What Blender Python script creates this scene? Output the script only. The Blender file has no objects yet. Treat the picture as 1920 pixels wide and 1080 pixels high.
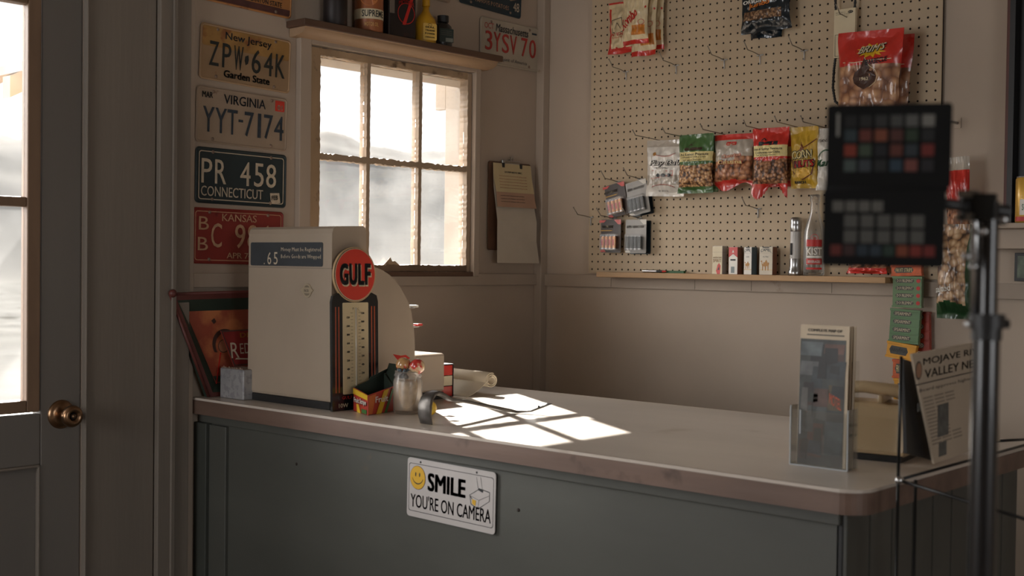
import bpy, math, random
from mathutils import Matrix, Vector, noise
random.seed(7)
SC = bpy.context.scene
COL = SC.collection
PI = math.pi
def s2l(c):
    return tuple(((v/255)/12.92 if v/255 <= .04045 else (((v/255)+.055)/1.055)**2.4) for v in c)

# ---------------------------------------------------------------- camera
F_PX = 2351.4384
YAW, PITCH, ROLL = math.radians(41.91163), math.radians(-1.19207), math.radians(.72804)
CAM = Vector((-3.37258, -2.89531, 1.35))
FW = Vector((math.cos(YAW)*math.cos(PITCH), math.sin(YAW)*math.cos(PITCH), math.sin(PITCH)))
_r = Vector((math.sin(YAW), -math.cos(YAW), 0)); _u = _r.cross(FW)
RT = _r*math.cos(ROLL) + _u*math.sin(ROLL)
UP = -_r*math.sin(ROLL) + _u*math.cos(ROLL)
cd = bpy.data.cameras.new('camera'); cam = bpy.data.objects.new('camera', cd); COL.objects.link(cam)
cam.matrix_world = Matrix.Translation(CAM) @ Matrix((RT, UP, -FW)).transposed().to_4x4()
cd.sensor_width = 36; cd.lens = F_PX/1920*36; cd.clip_start = .05; cd.clip_end = 2000
cd.dof.use_dof = True; cd.dof.focus_distance = 3.6; cd.dof.aperture_fstop = 4.8
SC.camera = cam
def ray(px, py):
    return FW + RT*((px-960)/F_PX) - UP*((py-540)/F_PX)
def on(ax, val, px, py):
    d = ray(px, py); t = (val-CAM[ax])/d[ax]
    return CAM + d*t

# ---------------------------------------------------------------- light
SC.view_settings.view_transform = 'Standard'
SC.view_settings.look = 'None'
SC.view_settings.gamma = 1
SC.view_settings.exposure = 0.0
w = bpy.data.worlds.new('sky'); SC.world = w; w.use_nodes = True
nt = w.node_tree; bg = nt.nodes['Background']
tc = nt.nodes.new('ShaderNodeTexCoord'); sp = nt.nodes.new('ShaderNodeSeparateXYZ'); rp = nt.nodes.new('ShaderNodeValToRGB')
nt.links.new(tc.outputs['Generated'], sp.inputs[0]); nt.links.new(sp.outputs['Z'], rp.inputs[0])
rp.color_ramp.elements[0].position = 0; rp.color_ramp.elements[0].color = (1, .97, .93, 1)
rp.color_ramp.elements[1].position = .6; rp.color_ramp.elements[1].color = (.72, .84, 1, 1)
nt.links.new(rp.outputs[0], bg.inputs[0]); bg.inputs[1].default_value = 1.3
sd = bpy.data.lights.new('sun', 'SUN'); sd.energy = 30; sd.angle = math.radians(.6); sd.color = (1, .97, .92)
so = bpy.data.objects.new('sun', sd); COL.objects.link(so)
so.rotation_euler = Vector((-.693, -1.2, -.838)).to_track_quat('-Z', 'Y').to_euler(); so.location = (3, 5, 6)
hz = bpy.data.lights.new('sky_fill', 'SUN'); hz.energy = 17; hz.angle = math.radians(75); hz.color = (1, .98, .96)      # added broad fill lamp, soft skylight through window and door
ho = bpy.data.objects.new('sky_fill', hz); COL.objects.link(ho); ho.rotation_euler = Vector((.35, -1.2, -.5)).to_track_quat('-Z', 'Y').to_euler(); ho.location = (2, 5, 6)
def fill_light(name, loc, d, sx, sy, p):                       # added area lamps at the unseen window openings, filling the room with light
    a = bpy.data.lights.new(name, 'AREA'); a.shape = 'RECTANGLE'; a.size = sx; a.size_y = sy; a.energy = p; a.color = (.97, .98, 1)
    o = bpy.data.objects.new(name, a); COL.objects.link(o); o.location = loc; o.rotation_euler = Vector(d).to_track_quat('-Z', 'Z').to_euler()
fill_light('fill_shop_window', (-2.9, -5.5, 1.5), (0, 1, 0), 1.4, 1.2, 20)
fill_light('fill_side_window', (-5.1, -.85, 1.5), (1, 0, 0), 1.3, 1.2, 30)

# ---------------------------------------------------------------- materials
MATS = {}
def newmat(name):
    m = bpy.data.materials.new(name); m.use_nodes = True
    return m, m.node_tree, m.node_tree.nodes['Principled BSDF']
def pm(name, col, rough=.6, metal=0, var=.12, scale=12, bump=0, bscale=60, stretch=None, spot=None, coat=0, spec=.5):
    if name in MATS: return MATS[name]
    m, t, b = newmat(name); n = t.nodes; l = t.links
    c = s2l(col) if max(col) > 1 else col
    tc = n.new('ShaderNodeTexCoord'); mp = n.new('ShaderNodeMapping'); l.new(tc.outputs['Object'], mp.inputs[0])
    if stretch: mp.inputs['Scale'].default_value = stretch
    nz = n.new('ShaderNodeTexNoise'); nz.inputs['Scale'].default_value = scale; nz.inputs['Detail'].default_value = 6
    l.new(mp.outputs[0], nz.inputs[0])
    r = n.new('ShaderNodeValToRGB'); e = r.color_ramp.elements
    e[0].position = .3; e[0].color = tuple(x*(1-var) for x in c)+(1,)
    e[1].position = .7; e[1].color = tuple(min(1, x*(1+var)) for x in c)+(1,)
    l.new(nz.outputs[0], r.inputs[0]); out = r.outputs[0]
    if spot:                                   # (colour, threshold, scale): worn or rusty blotches
        n2 = n.new('ShaderNodeTexNoise'); n2.inputs['Scale'].default_value = spot[2]; n2.inputs['Detail'].default_value = 8
        l.new(tc.outputs['Object'], n2.inputs[0])
        r2 = n.new('ShaderNodeValToRGB'); r2.color_ramp.elements[0].position = spot[1]; r2.color_ramp.elements[1].position = spot[1]+.08
        r2.color_ramp.elements[0].color = (0, 0, 0, 1); r2.color_ramp.elements[1].color = (1, 1, 1, 1)
        l.new(n2.outputs[0], r2.inputs[0])
        mx = n.new('ShaderNodeMix'); mx.data_type = 'RGBA'
        l.new(r2.outputs[0], mx.inputs[0]); l.new(out, mx.inputs[6]); mx.inputs[7].default_value = s2l(spot[0])+(1,)
        out = mx.outputs[2]
    l.new(out, b.inputs['Base Color'])
    b.inputs['Roughness'].default_value = rough; b.inputs['Metallic'].default_value = metal
    b.inputs['Coat Weight'].default_value = coat; b.inputs['Coat Roughness'].default_value = .12
    b.inputs['Specular IOR Level'].default_value = spec
    if bump:
        n3 = n.new('ShaderNodeTexNoise'); n3.inputs['Scale'].default_value = bscale; n3.inputs['Detail'].default_value = 5
        l.new(mp.outputs[0], n3.inputs[0]); bp = n.new('ShaderNodeBump'); bp.inputs['Strength'].default_value = bump; bp.inputs['Distance'].default_value = .004
        l.new(n3.outputs[0], bp.inputs['Height']); l.new(bp.outputs[0], b.inputs['Normal'])
    MATS[name] = m; return m
def nuts(name, c1, c2, scale, gap=(70, 45, 30), film=.25):
    if name in MATS: return MATS[name]
    m, t, b = newmat(name); n = t.nodes; l = t.links
    tc = n.new('ShaderNodeTexCoord'); v = n.new('ShaderNodeTexVoronoi'); v.inputs['Scale'].default_value = scale
    l.new(tc.outputs['Object'], v.inputs[0])
    r = n.new('ShaderNodeValToRGB'); e = r.color_ramp.elements
    e[0].position = .15; e[0].color = s2l(c1)+(1,); e[1].position = .75; e[1].color = s2l(gap)+(1,)
    e.new(.5).color = s2l(c2)+(1,)
    l.new(v.outputs['Distance'], r.inputs[0]); l.new(r.outputs[0], b.inputs['Base Color'])
    bp = n.new('ShaderNodeBump'); bp.inputs['Strength'].default_value = .7; bp.inputs['Distance'].default_value = .006; bp.invert = True
    l.new(v.outputs['Distance'], bp.inputs['Height']); l.new(bp.outputs[0], b.inputs['Normal'])
    b.inputs['Roughness'].default_value = .45; b.inputs['Coat Weight'].default_value = film; b.inputs['Coat Roughness'].default_value = .1
    MATS[name] = m; return m
def clear(name, tint=(1, 1, 1), fac=.12, rough=.05, milk=0):
    """see-through sheet: transparent mixed with a glossy skin and, if dirty, a little milky dust"""
    if name in MATS: return MATS[name]
    m = bpy.data.materials.new(name); m.use_nodes = True; t = m.node_tree; n = t.nodes; l = t.links; n.clear()
    out = n.new('ShaderNodeOutputMaterial'); tr = n.new('ShaderNodeBsdfTransparent'); tr.inputs[0].default_value = tint+(1,)
    gl = n.new('ShaderNodeBsdfGlossy'); gl.inputs['Roughness'].default_value = rough
    lw = n.new('ShaderNodeLayerWeight'); lw.inputs[0].default_value = .25
    mu = n.new('ShaderNodeMath'); mu.operation = 'MULTIPLY_ADD'; mu.inputs[1].default_value = .7; mu.inputs[2].default_value = fac
    l.new(lw.outputs['Fresnel'], mu.inputs[0])
    mx = n.new('ShaderNodeMixShader'); l.new(mu.outputs[0], mx.inputs[0]); l.new(tr.outputs[0], mx.inputs[1]); l.new(gl.outputs[0], mx.inputs[2])
    last = mx
    if milk:
        tl = n.new('ShaderNodeBsdfTranslucent'); tl.inputs[0].default_value = (.9, .88, .85, 1)
        tc = n.new('ShaderNodeTexCoord'); nz = n.new('ShaderNodeTexNoise'); nz.inputs['Scale'].default_value = 7; nz.inputs['Detail'].default_value = 9
        l.new(tc.outputs['Object'], nz.inputs[0])
        mr = n.new('ShaderNodeMapRange'); mr.inputs[1].default_value = .3; mr.inputs[2].default_value = .75; mr.inputs[3].default_value = milk*.5; mr.inputs[4].default_value = milk*1.8
        l.new(nz.outputs[0], mr.inputs[0])
        m2 = n.new('ShaderNodeMixShader'); l.new(mr.outputs[0], m2.inputs[0]); l.new(last.outputs[0], m2.inputs[1]); l.new(tl.outputs[0], m2.inputs[2]); last = m2
    l.new(last.outputs[0], out.inputs[0]); MATS[name] = m; return m

wall_m = pm('wall_paint', (174, 157, 140), .75, var=.07, scale=3, bump=.12, bscale=25, spot=((150, 130, 108), .68, 5))
wallB_m = pm('wall_paint_back', (180, 164, 147), .7, var=.06, scale=2.5, bump=.1, bscale=20)
trim_m = pm('trim_paint', (168, 152, 136), .6, var=.08, scale=5, bump=.15, bscale=30, stretch=(1, 1, .25), spot=((120, 96, 74), .7, 9))
door_m = pm('door_paint', (112, 106, 99), .5, var=.08, scale=4, bump=.1, stretch=(1, 1, .2), spot=((88, 76, 62), .7, 6))
jamb_m = pm('jamb_paint', (122, 112, 101), .6, var=.1, scale=5, bump=.12, stretch=(2, 2, .15), spot=((98, 80, 62), .82, 5))
muntin_m = pm('muntin_paint', (164, 142, 118), .6, var=.1, scale=9, bump=.3, bscale=40, stretch=(1, 1, .3), spot=((120, 92, 66), .68, 18))
sash_m = pm('worn_sash_wood', (168, 142, 112), .7, var=.22, scale=9, bump=.5, bscale=40, stretch=(1, 1, .3), spot=((84, 62, 42), .6, 14))
darkwood_m = pm('dark_wood', (88, 64, 48), .6, var=.25, scale=14, bump=.25, stretch=(.25, 1, 1))
edge_m = pm('counter_edge_wood', (104, 82, 70), .5, var=.25, scale=18, bump=.25, bscale=40, stretch=(1, .12, 1), spot=((76, 58, 48), .62, 8))
top_m = pm('counter_top_laminate', (190, 179, 167), .28, var=.1, scale=6, bump=.1, bscale=30, stretch=(1, .3, 1), spot=((160, 144, 128), .66, 5))
green_m = pm('counter_green_paint', (74, 74, 68), .5, var=.14, scale=5, bump=.2, bscale=22, stretch=(1, .4, 1), spot=((96, 84, 66), .72, 12))
peg_m = pm('pegboard', (188, 168, 140), .6, var=.06, scale=2, bump=.04)
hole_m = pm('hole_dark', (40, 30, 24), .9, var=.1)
ledge_m = pm('raw_wood', (176, 140, 100), .6, var=.2, scale=20, bump=.2, stretch=(1, .1, 1))
black_m = pm('black', (30, 30, 30), .45, var=.2)
blackgloss_m = pm('black_gloss', (24, 24, 25), .25, var=.2, coat=.5)
white_m = pm('white', (225, 220, 210), .5, var=.05)
cream_m = pm('cream', (214, 200, 168), .55, var=.07)
steel_m = pm('steel', (190, 190, 190), .28, 1, var=.1)
rust_m = pm('rusty_screw', (150, 130, 115), .5, .7, var=.3, scale=200)
brass_m = pm('brass', (150, 118, 90), .28, 1, var=.15)
ink_m = pm('ink', (28, 30, 32), .5, var=.15)
red_m = pm('red', (190, 36, 28), .45, var=.12)
redfoil_m = pm('red_film', (200, 52, 42), .3, var=.12, coat=.6, bump=.3, bscale=70)
glass_m = clear('window_glass', (1, 1, 1), .02, .03, milk=.013)
film_m = clear('clear_film', (1, 1, 1), .1, .12)
acryl_m = clear('acrylic', (.97, .98, .98), .06, .08)
jarglass_m = clear('jar_glass', (.96, .95, .93), .05, .35, milk=.14)

# ---------------------------------------------------------------- mesh helpers
_tc = {}
def text_mesh(s, bold=0, res=2):
    k = (s, bold, res)
    if k in _tc: return _tc[k]
    cu = bpy.data.curves.new('t', 'FONT'); cu.body = s; cu.offset = bold; cu.resolution_u = res; cu.align_x = 'LEFT'
    ob = bpy.data.objects.new('t', cu); COL.objects.link(ob)
    dg = bpy.context.evaluated_depsgraph_get(); dg.update()
    me = bpy.data.meshes.new_from_object(ob.evaluated_get(dg))
    vs = [v.co.copy() for v in me.vertices]; fs = [tuple(p.vertices) for p in me.polygons]
    bpy.data.objects.remove(ob); bpy.data.meshes.remove(me); bpy.data.curves.remove(cu)
    _tc[k] = (vs, fs); return _tc[k]
class MB:
    def __init__(s): s.v = []; s.f = []; s.mi = []; s.sm = []; s.mats = []; s.T = None
    def add(s, vs, fs, mat, smooth=False):
        o = len(s.v)
        for p in vs:
            p = Vector(p); s.v.append(s.T @ p if s.T else p)
        if mat not in s.mats: s.mats.append(mat)
        i = s.mats.index(mat)
        for f in fs: s.f.append(tuple(o+k for k in f)); s.mi.append(i); s.sm.append(smooth)
        return s
    def box(s, x0, x1, y0, y1, z0, z1, mat):
        v = [(x, y, z) for z in (z0, z1) for y in (y0, y1) for x in (x0, x1)]
        return s.add(v, [(0, 2, 3, 1), (4, 5, 7, 6), (0, 1, 5, 4), (2, 6, 7, 3), (0, 4, 6, 2), (1, 3, 7, 5)], mat)
    def prism(s, poly, z0, z1, mat, ax='z', smooth=False):
        """poly in the first two axes, extruded along the third: z: (x,y)|z, y: (x,z)|y, x: (y,z)|x"""
        def P(a, b, c): return {'z': (a, b, c), 'y': (a, c, b), 'x': (c, a, b)}[ax]
        n = len(poly); v = [P(a, b, z0) for a, b in poly]+[P(a, b, z1) for a, b in poly]
        s.add(v, [tuple(range(n))[::-1], tuple(range(n, 2*n))], mat)
        return s.add(v, [(i, (i+1) % n, n+(i+1) % n, n+i) for i in range(n)], mat, smooth)
    def ring(s, pin, pout, z, mat):
        n = len(pin); return s.add([(a, b, z) for a, b in pin]+[(a, b, z) for a, b in pout], [(i, n+i, n+(i+1) % n, (i+1) % n) for i in range(n)], mat)
    def poly(s, p, z, mat): return s.add([(a, b, z) for a, b in p], [tuple(range(len(p)))], mat)
    def lathe(s, prof, mat, c=(0, 0, 0), ax='z', seg=24, smooth=True):
        v = []; f = []
        for r, h in prof:
            for k in range(seg):
                a = 2*PI*k/seg; x, y = r*math.cos(a), r*math.sin(a)
                q = {'z': (x, y, h), 'x': (h, x, y), 'y': (x, h, y)}[ax]
                v.append((q[0]+c[0], q[1]+c[1], q[2]+c[2]))
        for i in range(len(prof)-1):
            for k in range(seg):
                k2 = (k+1) % seg; f.append((i*seg+k, i*seg+k2, (i+1)*seg+k2, (i+1)*seg+k))
        return s.add(v, f, mat, smooth)
    def cyl(s, c, r, h, mat, ax='z', seg=20, r2=None):
        r2 = r if r2 is None else r2
        return s.lathe([(1e-5, 0), (r, 0), (r, 1e-5), (r2, h-1e-5), (r2, h), (1e-5, h)], mat, c, ax, seg, True)
    def tube(s, pts, r, mat, seg=8, closed=False):
        pts = [Vector(p) for p in pts]; n = len(pts); v = []; f = []; prev = None
        for i, p in enumerate(pts):
            a = pts[i-1] if (i or closed) else p; b = pts[(i+1) % n] if (i < n-1 or closed) else p
            t = (b-a).normalized()
            if prev is None: u = t.orthogonal().normalized()
            else:
                u = prev-t*prev.dot(t); u = u.normalized() if u.length > 1e-6 else t.orthogonal().normalized()
            prev = u; w_ = t.cross(u); rr_ = r[i] if isinstance(r, (list, tuple)) else r
            for k in range(seg):
                an = 2*PI*k/seg; v.append(p+u*math.cos(an)*rr_+w_*math.sin(an)*rr_)
        for i in range(n-1 if not closed else n):
            for k in range(seg):
                k2 = (k+1) % seg; j = (i+1) % n; f.append((i*seg+k, i*seg+k2, j*seg+k2, j*seg+k))
        if not closed: f += [tuple(range(seg))[::-1], tuple(range((n-1)*seg, n*seg))]
        return s.add(v, f, mat, True)
    def sphere(s, c, r, mat, sq=(1, 1, 1), seg=20, rows=12):
        v = []; f = []
        for i in range(rows+1):
            th = PI*i/rows
            for k in range(seg):
                a = 2*PI*k/seg; v.append((c[0]+r*sq[0]*math.sin(th)*math.cos(a), c[1]+r*sq[1]*math.sin(th)*math.sin(a), c[2]+r*sq[2]*math.cos(th)))
        for i in range(rows):
            for k in range(seg): f.append((i*seg+k, (i+1)*seg+k, (i+1)*seg+(k+1) % seg, i*seg+(k+1) % seg))
        return s.add(v, f, mat, True)
    def text(s, t, x, y, w_, h, z, mat, bold=0, shear=0, depth=0, rot=0, res=3, fn=None, arc=0, slope=0):
        """the lettering t fitted into the box x..x+w, y..y+h (local XY), facing +Z"""
        vs, fs = text_mesh(t, 0, res)
        if not vs: return s
        if bold and not depth or bold > .03:
            kb = bold*.9; shifts = ((-kb, -kb*.5), (kb, -kb*.5), (-kb, kb*.5), (kb, kb*.5), (0, 0)); n0 = len(vs)
            fs = [tuple(i+n0*k for i in f) for k in range(5) for f in fs]; vs = [Vector((p.x+a_, p.y+b_, 0)) for a_, b_ in shifts for p in vs]
        x0 = min(p.x for p in vs); x1 = max(p.x for p in vs); y0 = min(p.y for p in vs); y1 = max(p.y for p in vs)
        cr, sr = math.cos(rot), math.sin(rot); out = []
        for p in vs:
            a = (p.x-x0)/(x1-x0)*w_; b = (p.y-y0)/(y1-y0)*h; a += shear*b
            b += arc*(1-((a/w_)*2-1)**2)+slope*a
            A = x+a*cr-b*sr; Bq = y+a*sr+b*cr
            out.append((A, Bq, z+(fn(A, Bq) if fn else 0)))
        if depth:
            n = len(out); o2 = out+[(a, b, c-depth) for a, b, c in out]; ed = {}
            for f in fs:
                for i in range(len(f)):
                    e = (f[i], f[(i+1) % len(f)]); ed[e] = 1
            side = [(a, a+n, b+n, b) for (a, b) in ed if (b, a) not in ed]
            return s.add(o2, list(fs)+side, mat)
        return s.add(out, fs, mat)
    def build(s, name, parent=None, bevel=0, loc=None, M=None, sub=0):
        me = bpy.data.meshes.new(name); me.from_pydata([tuple(p) for p in s.v], [], s.f)
        for m in s.mats: me.materials.append(m)
        me.polygons.foreach_set('material_index', s.mi); me.polygons.foreach_set('use_smooth', s.sm); me.update()
        o = bpy.data.objects.new(name, me); COL.objects.link(o)
        if parent: o.parent = parent
        if M is not None: o.matrix_basis = M
        if loc: o.location = loc
        if bevel:
            b = o.modifiers.new('bevel', 'BEVEL'); b.width = bevel; b.segments = 2; b.limit_method = 'ANGLE'; b.angle_limit = .7
        if sub:
            b = o.modifiers.new('sub', 'SUBSURF'); b.levels = sub; b.render_levels = sub
        return o
def rr(x0, x1, y0, y1, r, n=5):
    p = []
    for cx, cy, a in ((x1-r, y1-r, 0), (x0+r, y1-r, 90), (x0+r, y0+r, 180), (x1-r, y0+r, 270)):
        for k in range(n+1):
            t = math.radians(a+90*k/n); p.append((cx+r*math.cos(t), cy+r*math.sin(t)))
    return p
def circ(x, y, r, n=24, ry=None): return [(x+r*math.cos(2*PI*k/n), y+(ry or r)*math.sin(2*PI*k/n)) for k in range(n)]
def arcpts(x, y, r, a0, a1, n=12): return [(x+r*math.cos(math.radians(a0+(a1-a0)*k/n)), y+r*math.sin(math.radians(a0+(a1-a0)*k/n))) for k in range(n+1)]
FA = Matrix(((1, 0, 0), (0, 0, -1), (0, 1, 0))).to_4x4()      # local x,y,z -> +X,+Z,-Y : things on the window wall
FB = Matrix(((0, 0, -1), (-1, 0, 0), (0, 1, 0))).to_4x4()     # local x,y,z -> -Y,+Z,-X : things on the pegboard wall
def tag(o, label, cat, group=None, kind=None):
    if label: o['label'] = label
    if cat: o['category'] = cat
    if group: o['group'] = group
    if kind: o['kind'] = kind
    return o
def root(name, label, cat, loc, frame=None, rot=0, group=None, rz=0):
    o = bpy.data.objects.new(name, None); COL.objects.link(o); o.empty_display_size = .05
    M = Matrix.Translation(Vector(loc)) @ Matrix.Rotation(rz, 4, 'Z')
    if frame is not None: M = M @ frame @ Matrix.Rotation(rot, 4, 'Z')
    o.matrix_basis = M
    return tag(o, label, cat, group)
def copy_thing(o, M, label, group=None):
    c = o.copy(); COL.objects.link(c); c.matrix_basis = M; c['label'] = label
    if group: c['group'] = group
    for ch in list(o.children):
        d = ch.copy(); COL.objects.link(d); d.parent = c
        for g in ch.children:
            e = g.copy(); COL.objects.link(e); e.parent = d
    return c
def struct(mb, name, label=None, bevel=0, parent=None):
    o = mb.build(name, parent, bevel)
    if not parent: tag(o, label, None, kind='structure')
    return o

# ---------------------------------------------------------------- room shell
H = 2.75; XL = -5.2; YB = -5.6; T_ = .12
mb = MB(); mb.box(XL, 0, YB, 0, -.1, 0, pm('floor_boards', (92, 80, 68), .6, var=.25, scale=6, stretch=(.2, 2, 1))); struct(mb, 'floor', 'dark worn floor boards')
mb = MB(); mb.box(XL, 0, YB, 0, H, H+.1, pm('ceiling_paint', (150, 136, 118), .8)); struct(mb, 'ceiling', 'plain painted ceiling')
# window wall (y = 0) with the openings of the window and the door
WX0, WX1, WZ0, WZ1 = -1.05, -.365, 1.315, 1.972      # window opening
DX0, DX1, DZ1 = -2.66, -1.757, 2.08                  # door opening
mb = MB()
for a, b, c, d in ((XL, DX0, 0, H), (DX0, DX1, DZ1, H), (DX1, WX0, 0, H), (WX0, WX1, 0, WZ0), (WX0, WX1, WZ1, H), (WX1, T_, 0, H)):
    mb.box(a, b, 0, .03 if WX0-.1 < (a+b)/2 < .1 else T_, c, d, wall_m)
struct(mb, 'wall_left', 'window wall of cream painted panels')
mb = MB(); mb.box(0, T_, YB, 0, 0, H, wallB_m); struct(mb, 'wall_back', 'cream painted wall behind the pegboard')
mb = MB()
# unseen window openings put into these two walls for the fill light

for a, b, c, d in ((YB, -1.5, 0, H), (-1.5, -.2, 0, .9), (-1.5, -.2, 2.1, H), (-.2, T_, 0, H)): mb.box(XL-T_, XL, a, b, c, d, wall_m)
struct(mb, 'wall_front', 'side wall with an unseen window opening put in for fill')
mb = MB()
for a, b, c, d in ((XL-T_, -3.6, 0, H), (-3.6, -2.2, 0, .9), (-3.6, -2.2, 2.1, H), (-2.2, T_, 0, H)): mb.box(a, b, YB-T_, YB, c, d, wall_m)
struct(mb, 'wall_right', 'wall behind the camera with an unseen window opening put in for fill')
mb = MB(); mb.box(-3.6, -2.2, YB-.08, YB-.075, .9, 2.1, glass_m); struct(mb, 'window_2', 'unseen shop window added behind the camera for fill')
# trims
mb = MB(); mb.box(-1.440, -.034, -.014, 0, 1.270, 1.309, trim_m); struct(mb, 'trim_1', 'chair rail under the window', .002)
mb = MB(); mb.box(-.014, 0, -5.5, -.034, 1.268, 1.309, trim_m); 
for px in (1146, 1303, 1409, 1560, 1700): yy = on(0, -.014, px, 525).y; mb.box(-.0146, -.0135, yy-.0006, yy+.0006, 1.270, 1.300, hole_m)
struct(mb, 'trim_2', 'chair rail under the pegboard', .002)
mb = MB(); mb.box(-.034, 0, -.034, 0, 0, H, trim_m); struct(mb, 'trim_3', 'upright strip in the room corner', .003)
mb = MB(); mb.box(-1.555, -1.462, -.028, 0, 0, H, jamb_m); mb.box(-1.462, -1.440, -.014, 0, 0, H, trim_m); struct(mb, 'trim_4', 'upright boards between counter and door', .002)
mb = MB(); mb.box(-1.750, -1.558, -.012, 0, 0, H, jamb_m); mb.box(-1.757, -1.752, -.02, 0, 0, H, jamb_m); struct(mb, 'trim_5', 'wide flat door casing board', .002)
mb = MB(); mb.box(-1.52, -1.507, -.036, -.028, 0, H, jamb_m); struct(mb, 'trim_6', 'thin batten on the upright boards', .002)

# ---------------------------------------------------------------- door
d = bpy.data.objects.new('door_1', None); COL.objects.link(d); d.location = (DX1, 0, 0); tag(d, 'grey painted half-glazed shop door with brass knob', None, kind='structure')
def dbox(name, *a, m=door_m, bv=.003):
    mb = MB()
    for q in a: mb.box(q[0]-DX1, q[1]-DX1, q[2], q[3], q[4], q[5], m)
    return mb.build(name, d, bv)
g0, g1, gz0, gz1 = -2.50, -1.902, 1.000, 1.955
dbox('door_leaf', (-1.865, DX1-.003, .0, .04, .01, DZ1-.005), (DX0, -2.54, .0, .04, .01, DZ1-.005), (-2.54, -1.865, 0, .04, 1.99, DZ1-.005), (-2.54, -1.865, 0, .04, .84, .965), (-2.54, -1.865, 0, .04, .01, .2), (-2.54, -1.865, .012, .03, .2, .84))
dbox('glazing_bead', (g1, -1.868, -.003, .03, .97, 1.985), (-2.537, g0, -.003, .03, .97, 1.985), (g0, g1, -.003, .03, gz1, 1.985), (g0, g1, -.003, .03, .97, gz0), m=pm('bead_wood', (124, 98, 76), .55, var=.2, scale=15, stretch=(1, 1, .2)))
dbox('glazing_bar', (g0, g1, .0, .03, 1.468, 1.492), m=MATS['bead_wood'])
dbox('panel_moulding', (-1.872, -1.865, -.003, .012, .2, .84), (-2.54, -1.865, -.003, .012, .833, .84), m=jamb_m)
mb = MB(); mb.box(g0-DX1, g1-DX1, .014, .018, gz0, gz1, glass_m); mb.build('pane', d)
mb = MB(); k = (-1.811-DX1, 0, .959)
mb.lathe([(.0, -.012), (.022, -.011), (.034, -.006), (.036, 0)], brass_m, k, 'y', 32)
ko = mb.build('knob_rose', d)
mb = MB()
mb.lathe([(.013, -.01), (.013, -.03), (.020, -.036), (.026, -.046), (.027, -.056), (.023, -.064), (.014, -.066), (.011, -.060), (.0, -.060)], brass_m, k, 'y', 32)
mb.lathe([(.008, -.0605), (.008, -.063), (.0, -.063)], black_m, k, 'y', 16)
kn = mb.build('knob', d)
mb = MB(); mb.lathe([(.0, -.0645), (.0055, -.064), (.006, -.062)], brass_m, k, 'y', 16); mb.box(k[0]-.0006, k[0]+.0006, -.066, -.064, k[2]-.004, k[2]+.004, black_m); mb.build('keyhole', kn)

# ---------------------------------------------------------------- window
wn = bpy.data.objects.new('window_1', None); COL.objects.link(wn); tag(wn, 'six-pane window in flaking wooden sash', None, kind='structure')
gx = [-1.006, -.823, -.809, -.604, -.590, -.384]; gz = [1.336, 1.645, 1.663, 1.950]
mb = MB()
for a, b, c, e in ((-1.093, -1.052, 1.300, 1.992), (-.362, -.337, 1.300, 1.992), (-1.052, -.362, 1.974, 1.992)): mb.box(a, b, -.022, 0, c, e, trim_m)
mb.box(-1.052, -.362, -.02, 0, 1.300, 1.315, darkwood_m); mb.build('casing', wn, .002)
mb = MB()      # ragged, flaking sash
def rag(x0, x1, z0, z1, amp=.0015, y0=-.006, y1=.03, m=sash_m):
    vert = (z1-z0) > (x1-x0); n = max(2, int(max(z1-z0, x1-x0)/.008)); L = []; R_ = []
    for i in range(n+1):
        t = i/n
        if vert: L.append((x0+random.uniform(-amp, amp), z0+(z1-z0)*t)); R_.append((x1+random.uniform(-amp, amp), z0+(z1-z0)*t))
        else: L.append((x0+(x1-x0)*t, z1+random.uniform(-amp, amp))); R_.append((x0+(x1-x0)*t, z0+random.uniform(-amp, amp)))
    v = [(a, y0, b) for a, b in L]+[(a, y0, b) for a, b in R_]+[(a, y1, b) for a, b in L]+[(a, y1, b) for a, b in R_]; N = n+1; f = []
    for i in range(n):
        f += [(i, i+1, N+i+1, N+i), (2*N+i, 3*N+i, 3*N+i+1, 2*N+i+1), (i, 2*N+i, 2*N+i+1, i+1), (N+i, N+i+1, 3*N+i+1, 3*N+i)]
    f += [(0, N, 3*N, 2*N), (n, 2*N+n, 3*N+n, N+n)]
    mb.add(v, f, m)
rag(-1.046, -1.006, 1.316, 1.97); rag(-.384, -.366, 1.316, 1.97, m=muntin_m); rag(-1.006, -.384, 1.950, 1.971, y0=-.005); rag(-1.006, -.384, 1.316, 1.336, y0=-.010, m=pm('sill_wood', (112, 90, 70), .7, var=.25, scale=12))
mb.build('sash', wn)
for a, b in ((gx[1], gx[2]), (gx[3], gx[4])):
    mb = MB(); rag(a, b, 1.336, 1.95, .001, -.004, .028, m=muntin_m); mb.build('muntin', wn)
mb = MB(); rag(-1.006, -.384, gz[1], gz[2], .0022, -.005, .027, m=muntin_m); mb.build('muntin', wn)
for i in range(3):
    for j in range(2):
        mb = MB(); mb.box(gx[2*i], gx[2*i+1], .010, .013, gz[2*j], gz[2*j+1], glass_m); mb.build('pane', wn)
mb = MB(); mb.prism([(-.75, 1.335), (-.68, 1.335), (-.70, 1.348), (-.712, 1.347), (-.72, 1.36), (-.735, 1.346)], -.004, -.002, sash_m, 'y'); mb.build('paint_flake', wn)
# outer boards of the window
ext_m = pm('outer_boards', (158, 144, 128), .7, var=.06)
mb = MB(); mb.box(-.262, -.24, .04, .22, 1.2, 2.12, ext_m); mb.box(-.262, -.24, .22, .27, 1.88, 2.12, ext_m); mb.box(-.365, -.24, .03, .04, 1.2, 2.12, ext_m)
mb.box(-1.16, -.24, .04, .16, 1.950, 2.12, ext_m); mb.box(-1.14, -.24, .04, .15, 1.2, 1.29, ext_m); struct(mb, 'trim_7', 'outer boards of the window', .002)

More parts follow.
